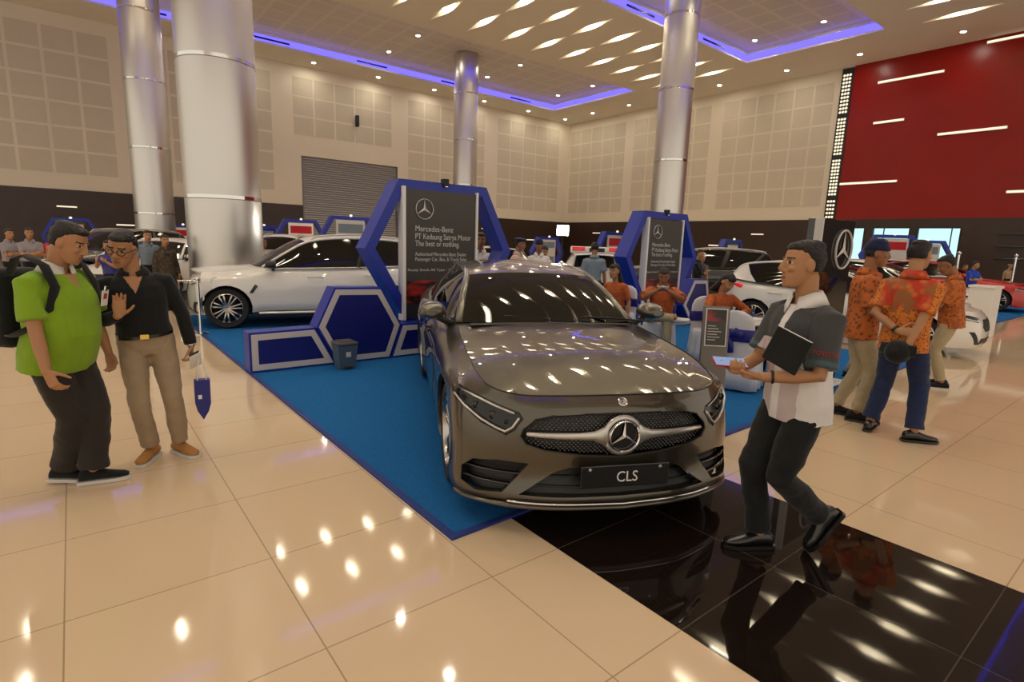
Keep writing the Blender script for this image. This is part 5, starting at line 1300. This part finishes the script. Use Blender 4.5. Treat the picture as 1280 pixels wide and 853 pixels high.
for k in range(6): a = MB(); a.box(-.07, .0+.06*((k*37) % 5)/5, -.0272, -.0255, .94-k*.025, .946-k*.025, 0, Lm); a.build('card_text_line', M['print'], pc)
t = thing('sign_pillar', 'black sign pillar with large silver three-pointed star behind the walking man', 'sign', (7.03, 2.78, CP), 0)
a = MB(); a.rbox(-.42, .46, 0, .17, .04, 2.0, .006); pb_ = a.build('pillar', M['gloss_black'], t)
a = MB(); a.rbox(-.46, -.42, -.01, .075, .04, 2.0, .004); a.build('side_edge', M['print'], t)
a = MB(); a.rbox(-.62, .50, -.12, .30, 0, .04, .01); a.build('base_plate', M['white'], t)
a = MB(); star3(a, .235, (.18, -.012, 1.66), t=.018, ring=.09); a.build('star_emblem', M['print'], t, 40)
# ------------------------------------------------------------------ table, chairs with sashes
M['satin'] = mat('white_chair_cover', (.66, .68, .74), .55, bump=.2, bscale=10)
def banquet_chair(label, x, y, rz, first=[None]):
    if first[0]: return dup(first[0], (x, y, CP), rz, label)
    t = thing('banquet_chair', label, 'chair', (x, y, CP), rz, 'white covered chairs with navy sashes'); first[0] = t
    # local: sitter faces +y; back at y=-.20
    a = MB(); rings = []
    for z, w, d, fl in ((.02, .27, .27, .035), (.18, .255, .255, .03), (.36, .245, .245, .015), (.46, .24, .24, .0), (.49, .225, .225, 0)):
        rings.append([(w*max(-1, min(1, 1.25*cos(2*pi*k/48)))+fl*cos(k*pi*2/48*12)*.5*cos(2*pi*k/48), d*max(-1, min(1, 1.25*sin(2*pi*k/48)))+fl*cos(k*pi*2/48*12)*.5*sin(2*pi*k/48), z) for k in range(48)])
    a.loft(rings); a.build('seat_cover', M['satin'], t, True)
    a = MB(); rings = []
    for z, w, y_ in ((.03, .25, -.275), (.2, .24, -.265), (.45, .225, -.25), (.70, .22, -.27), (.82, .205, -.285), (.89, .165, -.29), (.93, .09, -.292), (.94, .03, -.292)):
        rings.append([(w*cos(2*pi*k/28)*(1 if True else 0), y_+.032*sin(2*pi*k/28), z) for k in range(28)])
    a.loft(rings); a.build('back_cover', M['satin'], t, True)
    a = MB(); P = [(.236*cos(2*pi*k/32), -.262+.052*sin(2*pi*k/32), .66) for k in range(33)]; a.tube(P, [(.012, .075)]*33, 10, dome=False, flat=(0, 1, 0)); sa = a.build('sash', M['sash'], t, True)
    a = MB(); a.ball((-.06, -.325, .655), (.035, .03, .045), 8)
    for pts in ([(-.06, -.33, .65), (-.15, -.35, .70), (-.21, -.35, .66)], [(-.06, -.33, .65), (.03, -.35, .71), (.10, -.35, .68)], [(-.06, -.33, .65), (-.09, -.345, .55), (-.11, -.345, .42)], [(-.06, -.33, .65), (-.03, -.345, .56), (-.01, -.345, .46)]):
        a.tube(pts, [(.02, .008), (.045, .012), (.035, .006)], 8, flat=(.3, 0, 1) if pts[2][2] > .6 else (1, 0, 0))
    a.build('bow', M['sash'], sa, True)
    for sx in (-1, 1):
        for sy in (-1, 1): a = MB(); a.cyl((sx*.19, sy*.19, 0), .013, .44, 10); a.build('leg', M['chrome'], t)
    return t
banquet_chair('white covered chair with navy bow, empty, seen from behind at the table', 6.12, 3.35, head_rz(.85, .25))
banquet_chair('white covered chair under the man in rust orange reading his phone', 7.08, 5.22, head_rz(-.80, -.60))
banquet_chair('white covered chair under the woman at the small table', 7.03, 4.24, head_rz(-.42, -.91))
banquet_chair('white covered chair under the dark-haired woman behind the grey saloon', 7.30, 6.28, head_rz(-.95, -.10))
t = thing('table', 'small glass-topped black table in front of the seated woman', 'table', (6.84, 3.46, CP), R(-20))
a = MB(); a.rbox(-.42, .42, -.30, .30, .715, .735, .006); a.build('table_top', M['print'], t)
for sx in (-.34, .34): a = MB(); a.tube([(sx, -.24, .02), (sx, -.22, .70)], .018, 10); a.build('leg', M['plastic'], t); a = MB(); a.tube([(sx, .24, .02), (sx, .22, .70)], .018, 10); a.build('leg', M['plastic'], t)
a = MB(); a.rbox(-.34, .34, -.23, .23, .62, .66, .01); a.build('under_shelf', M['plastic'], t)
t = thing('papers', 'sheets of paper lying on the small table', 'papers', (6.88, 3.60, CP+.737), R(-10))
a = MB(); a.rbox(-.15, .15, -.105, .105, 0, .004, .001); a.build('top_sheet', M['white'], t); a = MB(); a.box(-.10, .19, -.09, .13, -.0, .0015); a.build('lower_sheet', M['white'], t)
t = thing('paper_bag', 'white paper bag standing below the table beside the covered chair', 'bag', (6.52, 2.98, CP), R(-30))
a = MB(); a.rbox(-.11, .11, -.05, .05, 0, .30, .006); a.build('bag_body', M['white'], t)
for y in (-.04, .04): a = MB(); a.tube([(-.05, y, .29), (-.04, y, .37), (.04, y, .37), (.05, y, .29)], .004, 6); a.build('handle', M['white'], t)
t = thing('handbag', 'black and white patterned handbag beside the seated man', 'bag', (6.55, 5.75, CP+.0), R(30))
M['pat'] = batik('black_white_print', (.5, .5, .5), (.03, .03, .03), (.02, .02, .02), 30.)
a = MB(); a.rbox(-.24, .24, -.12, .12, .42, .70, .06, seg=3); a.build('bag_body', M['pat'], t, 40); a = MB(); a.tube([(-.13, 0, .69), (-.08, 0, .80), (.08, 0, .80), (.13, 0, .69)], .012, 8); a.build('handle', M['plastic'], t, True)
a = MB(); a.rbox(-.2, .2, -.15, .15, 0, .42, .02); a.build('stool', M['dark'], t)
# ------------------------------------------------------------------ white pedestals, posts, flood lamp, barrier
t = thing('pedestal', 'tall white display pedestal at the right', 'pedestal', (14.80, 2.76, 0), R(-4))
a = MB(); a.rbox(-.21, .23, -.10, .32, 0, 1.02, .01); a.build('body', M['white'], t); a = MB(); a.rbox(-.235, .255, -.125, .345, 1.02, 1.07, .008); a.build('top', M['white'], t)
t = thing('reception_table', 'white topped table left of the white pedestal', 'table', (13.75, 3.3, 0), R(-4))
a = MB(); a.rbox(-.55, .62, -.10, .40, .88, 1.0, .02); a.build('table_top', M['white'], t)
for sx in (-.5, .45):
    for sy in (-.05, .34): a = MB(); a.rbox(sx-.03, sx+.03, sy-.03, sy+.03, 0, .88, .005); a.build('leg', M['white'], t)
for x, y, lb in ((21.5, 4.95, 'thin metal post under the right end of the windows'), (26.3, 4.42, 'thin metal post behind the red car')):
    t = thing('barrier_post', lb, 'post', (x, y, CP)); a = MB(); a.lathe([(.20, 0), (.20, .015), (.03, .05)], 20); a.build('base', M['chrome'], t, 40); a = MB(); a.cyl((0, 0, .04), .035, 1.66, 14); a.build('pole', M['chrome'], t, 40); a = MB(); a.ball((0, 0, 1.74), .06, 8); a.build('knob', M['chrome'], t, True)
t = thing('barrier_post', 'chrome barrier post at the nose of the white SUV', 'post', (1.53, 10.05, 0))
a = MB(); a.lathe([(.13, 0), (.13, .012), (.03, .03)], 20); a.build('base', M['chrome'], t, 40); a = MB(); a.cyl((0, 0, .02), .022, .86, 14); a.build('pole', M['chrome'], t, 40)
a = MB(); a.ball((0, 0, .89), .035, 8); a.build('knob', M['chrome'], t, True); a = MB(); a.tube([(0, 0, .86), (-.26, .1, .86)], .014, 8); a.build('arm', M['chrome'], t, True); a = MB(); a.box(-.26, -.03, .04, .05, .12, .82); M['clear'] = glass('clear_acrylic', (.72, .76, .74)); a.build('clear_panel', M['clear'], t)
t = thing('floodlight', 'glaring white floodlight on a tall stand beneath the far corner', 'lamp', (13.98, 14.8, 0), head_rz(-.69, -.73))
a = MB(); a.cyl((0, 0, .3), .02, 1.7, 12)
a.build('pole', M['dark'], t)
for k in range(3): a = MB(); a.tube([(0, 0, .55), (.45*cos(k*2.1), .45*sin(k*2.1), .02)], .015, 8); a.build('leg', M['dark'], t)
a = MB(); a.rbox(-.24, .24, -.02, .10, 1.90, 2.32, .02); h_ = a.build('lamp_head', M['dark'], t)
M['flood'] = emis('flood_glare', (1., .95, .82), 220.)
a = MB(); a.box(-.20, .20, .10, .106, 1.94, 2.28); a.build('lamp_glass', M['flood'], h_)
# ------------------------------------------------------------------ the other cars
def lerp(a, b_, f): return a+(b_-a)*f
def gcar(name, label, loc, hd, kind, pnt, group=None, z=0., **kw):
    if kind == 'suv':
        S = dict(W=.945, wb=2.86, fo=.84, ro=1.02, r=.365, zlip=.24, zhood=.90, zcowl=1.04, zbelt=1.10, ztail=1.14, zsill=.30, xcowl=-.62, i_deck=13, cowl_c=(-.42, 0, 1.07), xseat=-1.5,
            rail=[(-.58, -.76, 1.06), (-.92, -.69, 1.28), (-1.32, -.63, 1.50), (-1.8, -.61, 1.585), (-2.4, -.61, 1.60), (-2.95, -.60, 1.57), (-3.45, -.585, 1.50), (-3.62, -.62, 1.30), (-3.76, -.66, 1.12)], rail_split=(2, 6),
            belt=[(-.70, -.865, 1.03), (-1.4, -.875, 1.045), (-2.2, -.875, 1.065), (-3.0, -.86, 1.10), (-3.62, -.80, 1.16)], cross=lambda t_: (lerp(.20, .10, min(1, t_*4)) if t_ < .7 else -.08, .02+.045*sin(pi*min(1, t_*1.3))), cpillar=.84, clean=.0, mirror=(-.72, .99, 1.10), handles=((-1.55, -1.33, .90), (-2.55, -2.33, .93)), pillars=((.50, .06), (.72, .04)), rails=1, crown=.045, nosebulge=(-.02, .03, .05, .055, .04, -.0, -.10))
    elif kind == 'hatch':
        S = dict(W=.90, wb=2.70, fo=.87, ro=.80, r=.325, zlip=.18, zhood=.76, zcowl=.94, zbelt=1.00, ztail=1.05, zsill=.24, xcowl=-.60, i_deck=13, cowl_c=(-.40, 0, .97),
            rail=[(-.60, -.72, .95), (-.98, -.65, 1.16), (-1.40, -.59, 1.34), (-1.8, -.575, 1.41), (-2.3, -.57, 1.425), (-2.75, -.555, 1.40), (-3.10, -.54, 1.33), (-3.25, -.57, 1.16), (-3.38, -.60, 1.02)], rail_split=(2, 6),
            belt=[(-.72, -.81, .93), (-1.4, -.83, .945), (-2.1, -.83, .965), (-2.75, -.82, 1.0), (-3.2, -.76, 1.05)], cross=lambda t_: (lerp(.20, .10, min(1, t_*4)) if t_ < .7 else -.08, .02+.035*sin(pi*min(1, t_*1.3))), cpillar=.70, clean=-.1, mirror=(-.74, .94, 1.0), handles=((-1.5, -1.3, .80), (-2.4, -2.2, .83)), pillars=((.47, .06),), crown=.04)
    else:
        S = dict(W=.915, wb=2.84, fo=.85, ro=1.05, r=.335, zlip=.17, zhood=.78, zcowl=.95, zbelt=1.0, ztail=1.05, zsill=.23, xcowl=-.75, i_deck=13, cowl_c=(-.52, 0, .98),
            rail=[(-.75, -.73, .97), (-1.08, -.665, 1.16), (-1.45, -.60, 1.33), (-1.8, -.58, 1.39), (-2.2, -.57, 1.41), (-2.6, -.555, 1.39), (-2.95, -.545, 1.32), (-3.3, -.56, 1.19), (-3.62, -.60, 1.07)], rail_split=(2, 6),
            belt=[(-.84, -.82, .955), (-1.5, -.835, .965), (-2.2, -.835, .98), (-2.85, -.81, 1.0), (-3.35, -.74, 1.04)], cross=lambda t_: (lerp(.20, .08, min(1, t_*4)) if t_ < .7 else -.12, .02+.035*sin(pi*min(1, t_*1.3))), cpillar=.82, mirror=(-.82, .95, 1.03), handles=((-1.6, -1.4, .82), (-2.5, -2.3, .84)), pillars=((.50, .06),), crown=.04)
    S.update(paint=pnt, zfloor=.2, i_corner=3, i_cowl=8, ns=4, nv=3); S.update(kw); S['tab'] = gen_tab(S)
    t, full, half = car(name, label, 'car', (*loc, z), hd, S, group)
    # lamps on nose and tail
    vs = [p for r_ in full for p in r_]; n = len(full[0]); tree = BVHTree.FromPolygons(vs, [(i*n+j, i*n+j+1, (i+1)*n+j+1, (i+1)*n+j) for i in range(len(full)-1) for j in range(n-1)])
    W = S['W']; zh = S['zhood']; zt = S['ztail']
    def skin_(y, z, sgn, off):
        h, nn, i_, d = tree.ray_cast(V((sgn*9-1, y, z)), V((-sgn, 0, 0)))
        if h is None: h, nn, i_, d = tree.find_nearest(V((S['fo']-.35 if sgn > 0 else -(S['wb']+S['ro']-.25), y, z)))
        if nn.x*sgn < 0: nn = -nn
        return h+nn*off
    def patch(nm, poly, sgn, off, m, par=t):
        B = []
        for (a_, b_), (c_, d_) in zip(poly, poly[1:]+poly[:1]): B += [(a_+(c_-a_)*k/4, b_+(d_-b_)*k/4) for k in range(4)]
        cy = sum(p[0] for p in B)/len(B); cz = sum(p[1] for p in B)/len(B); a = MB(); rs = [[skin_(cy+(y-cy)*f, cz+(z-cz)*f, sgn, o_) for y, z in B] for f, o_ in ((1.02, -.02), (1., off), (.6, off), (.25, off))]
        a.loft(rs); return a.build(nm, M[m], par, 40)
    for s in (1, -1):
        hl = patch('headlight', [(s*(W-.05), zh-.03), (s*(W-.22), zh-.055), (s*(W-.38), zh-.10), (s*(W-.31), zh-.165), (s*(W-.18), zh-.13), (s*(W-.06), zh-.085)], 1, .008, 'lampglass')
        a = MB(); a.tube([skin_(s*y, z, 1, .012) for y, z in ((W-.07, zh-.07), (W-.19, zh-.115), (W-.30, zh-.145), (W-.355, zh-.105))], [(.016, .008)]*4, 8); a.build('daylight_strip', M['silver'], hl, True)
        c_ = skin_(s*(W-.13), zt-.14, -1, -.03); d_ = skin_(s*(W-.36), zt-.13, -1, -.03); e_ = c_+V((.20, s*.085, .01))
        a = MB(); a.tube([e_, c_, d_], [(.045, .04), (.075, .05), (.055, .045)], 14, flat=(0, 0, 1)); a.build('tail_lamp', M['tail'], t, True)
        patch('side_intake', [(s*(W-.17), .45), (s*(W-.23), .45), (s*(W-.36), .25), (s*(W-.28), .24)], 1, .006, 'plastic')
    patch('grille', [(.40, zh-.12), (-.40, zh-.12), (-.46, zh-.24), (-.34, zh-.32), (.34, zh-.32), (.46, zh-.24)], 1, .006, 'plastic'); patch('lower_intake', [(.5, .34), (-.5, .34), (-.55, .24), (.55, .24)], 1, .006, 'plastic')
    patch('number_plate', [(.26, .62+.1*(kind == 'suv')), (-.26, .62+.1*(kind == 'suv')), (-.26, .50+.1*(kind == 'suv')), (.26, .50+.1*(kind == 'suv'))], -1, .008, 'gloss_black')
    return t
def hd(fx, fy): return math.atan2(fy, fx)
sv = gcar('suv', 'white SUV parked in front of the big metal column, left', (2.20, 11.17), hd(-.97, .243), 'suv', 'whitepaint', z=CP, nsp=7, belt_m='silver', fo=.66, r=.35, mirm='plastic')
a = MB(); a.tube([(-.40, .955, .62), (-.48, .96, .74), (-.46, .958, .76), (-.37, .955, .62)], .012, 6); a.build('side_vent', M['plastic'], sv, True)
a = MB(); a.tube([(-.5, .935, .27), (-1.4, .94, .27), (-2.4, .935, .28)], [(.02, .03)]*3, 8); a.build('sill_trim', M['silver'], sv, True)
gcar('hatchback_car', 'white hatchback with its red tail lamp behind the seated woman', (11.80, 3.02), hd(.14, -.99), 'hatch', 'whitepaint')
op = gcar('estate_car', 'white car with raised tailgate behind the second hexagon stand', (13.55, 13.0), hd(.69, .73), 'hatch', 'whitepaint')
M_ = Matrix.Translation((-3.12, 0, 1.42)) @ Matrix.Rotation(R(8), 4, 'Y')
a = MB(); a.rbox(-.75, .0, -.66, .66, -.03, .03, .025, 0, M_); tg = a.build('open_tailgate', M['whitepaint'], op, 40)
a = MB(); a.rbox(-.80, -.72, -.70, .70, -.12, .06, .03, 0, M_); a.build('tailgate_edge', M['whitepaint'], tg, 40)
for s in (1, -1): a = MB(); a.rbox(-.825, -.79, s*.48-.17, s*.48+.17, -.06, .04, .012, 0, M_); a.build('tailgate_lamp', M['tail'], tg, 40)
a = MB(); a.box(-.808, -.80, -.2, .2, -.08, .02, 0, M_); a.build('plate_recess', M['plastic'], tg)
gcar('black_car', 'black car behind the white hatchback', (14.4, 11.3), hd(-.60, .80), 'suv', 'blackpaint', mirm='blackpaint', z=CP)
gcar('hatchback_car', 'white car behind the roof of the white SUV', (4.9, 17.6), hd(-.97, -.243), 'suv', 'whitepaint')
gcar('hatchback_car', 'white car roof rising highest behind the white SUV', (5.7, 21.6), hd(-.5, -.85), 'suv', 'whitepaint')
gcar('black_car', 'black car at the left between the two metal columns', (-.3, 19.3), hd(-.8, -.6), 'suv', 'blackpaint', mirm='blackpaint')
gcar('hatchback_car', 'white car behind the man in the black shirt', (1.05, 15.4), hd(-.5, -.87), 'saloon', 'whitepaint')
gcar('silver_car', 'silver car behind the visitors near the first hexagon frame', (10.4, 17.7), hd(-.75, .65), 'hatch', 'silverpaint')
gcar('saloon_car', 'red car at the right edge of the picture', (23.0, 4.1), hd(.12, -.99), 'saloon', 'redpaint', z=CP, belt_m='silver')
gcar('hatchback_car', 'white car with its nose beside the white pedestal', (17.35, 4.15), hd(.05, -1), 'hatch', 'whitepaint', z=CP)
gcar('hatchback_car', 'white car far behind the red car', (28.3, 6.4), hd(.1, -.99), 'saloon', 'whitepaint')
# ------------------------------------------------------------------ camera, world, view
cam = bpy.data.cameras.new('camera'); co = bpy.data.objects.new('camera', cam); COL.objects.link(co); SC.camera = co
cam.sensor_width = 36; cam.lens = 686.9*36/1280; cam.clip_end = 200
R3 = ((.78513209, -.0844084, .61354936), (-.61848497, -.1585428, .76963662), (.03231004, -.98373747, -.17668236))
co.matrix_world = Matrix([(R3[i][0], -R3[i][1], -R3[i][2], (0, 0, 1.63)[i]) for i in range(3)]+[(0, 0, 0, 1)])
w = bpy.data.worlds.new('world'); SC.world = w; w.use_nodes = True
w.node_tree.nodes['Background'].inputs[0].default_value = (1., .90, .74, 1); w.node_tree.nodes['Background'].inputs[1].default_value = .80
SC.view_settings.view_transform = 'Standard'; SC.view_settings.look = 'None'; SC.view_settings.exposure = .26; SC.view_settings.gamma = 1; SC.view_settings.use_curve_mapping = False
SC.cycles.use_denoising = True
SC.cycles.sample_clamp_indirect = 6.
SC.cycles.max_bounces = 8; SC.cycles.diffuse_bounces = 4; SC.cycles.glossy_bounces = 4; SC.cycles.transparent_max_bounces = 16
SC.cycles.caustics_reflective = False; SC.cycles.caustics_refractive = False

if bpy.data.scenes.get('bench'): bpy.data.scenes.remove(bpy.data.scenes['bench'])
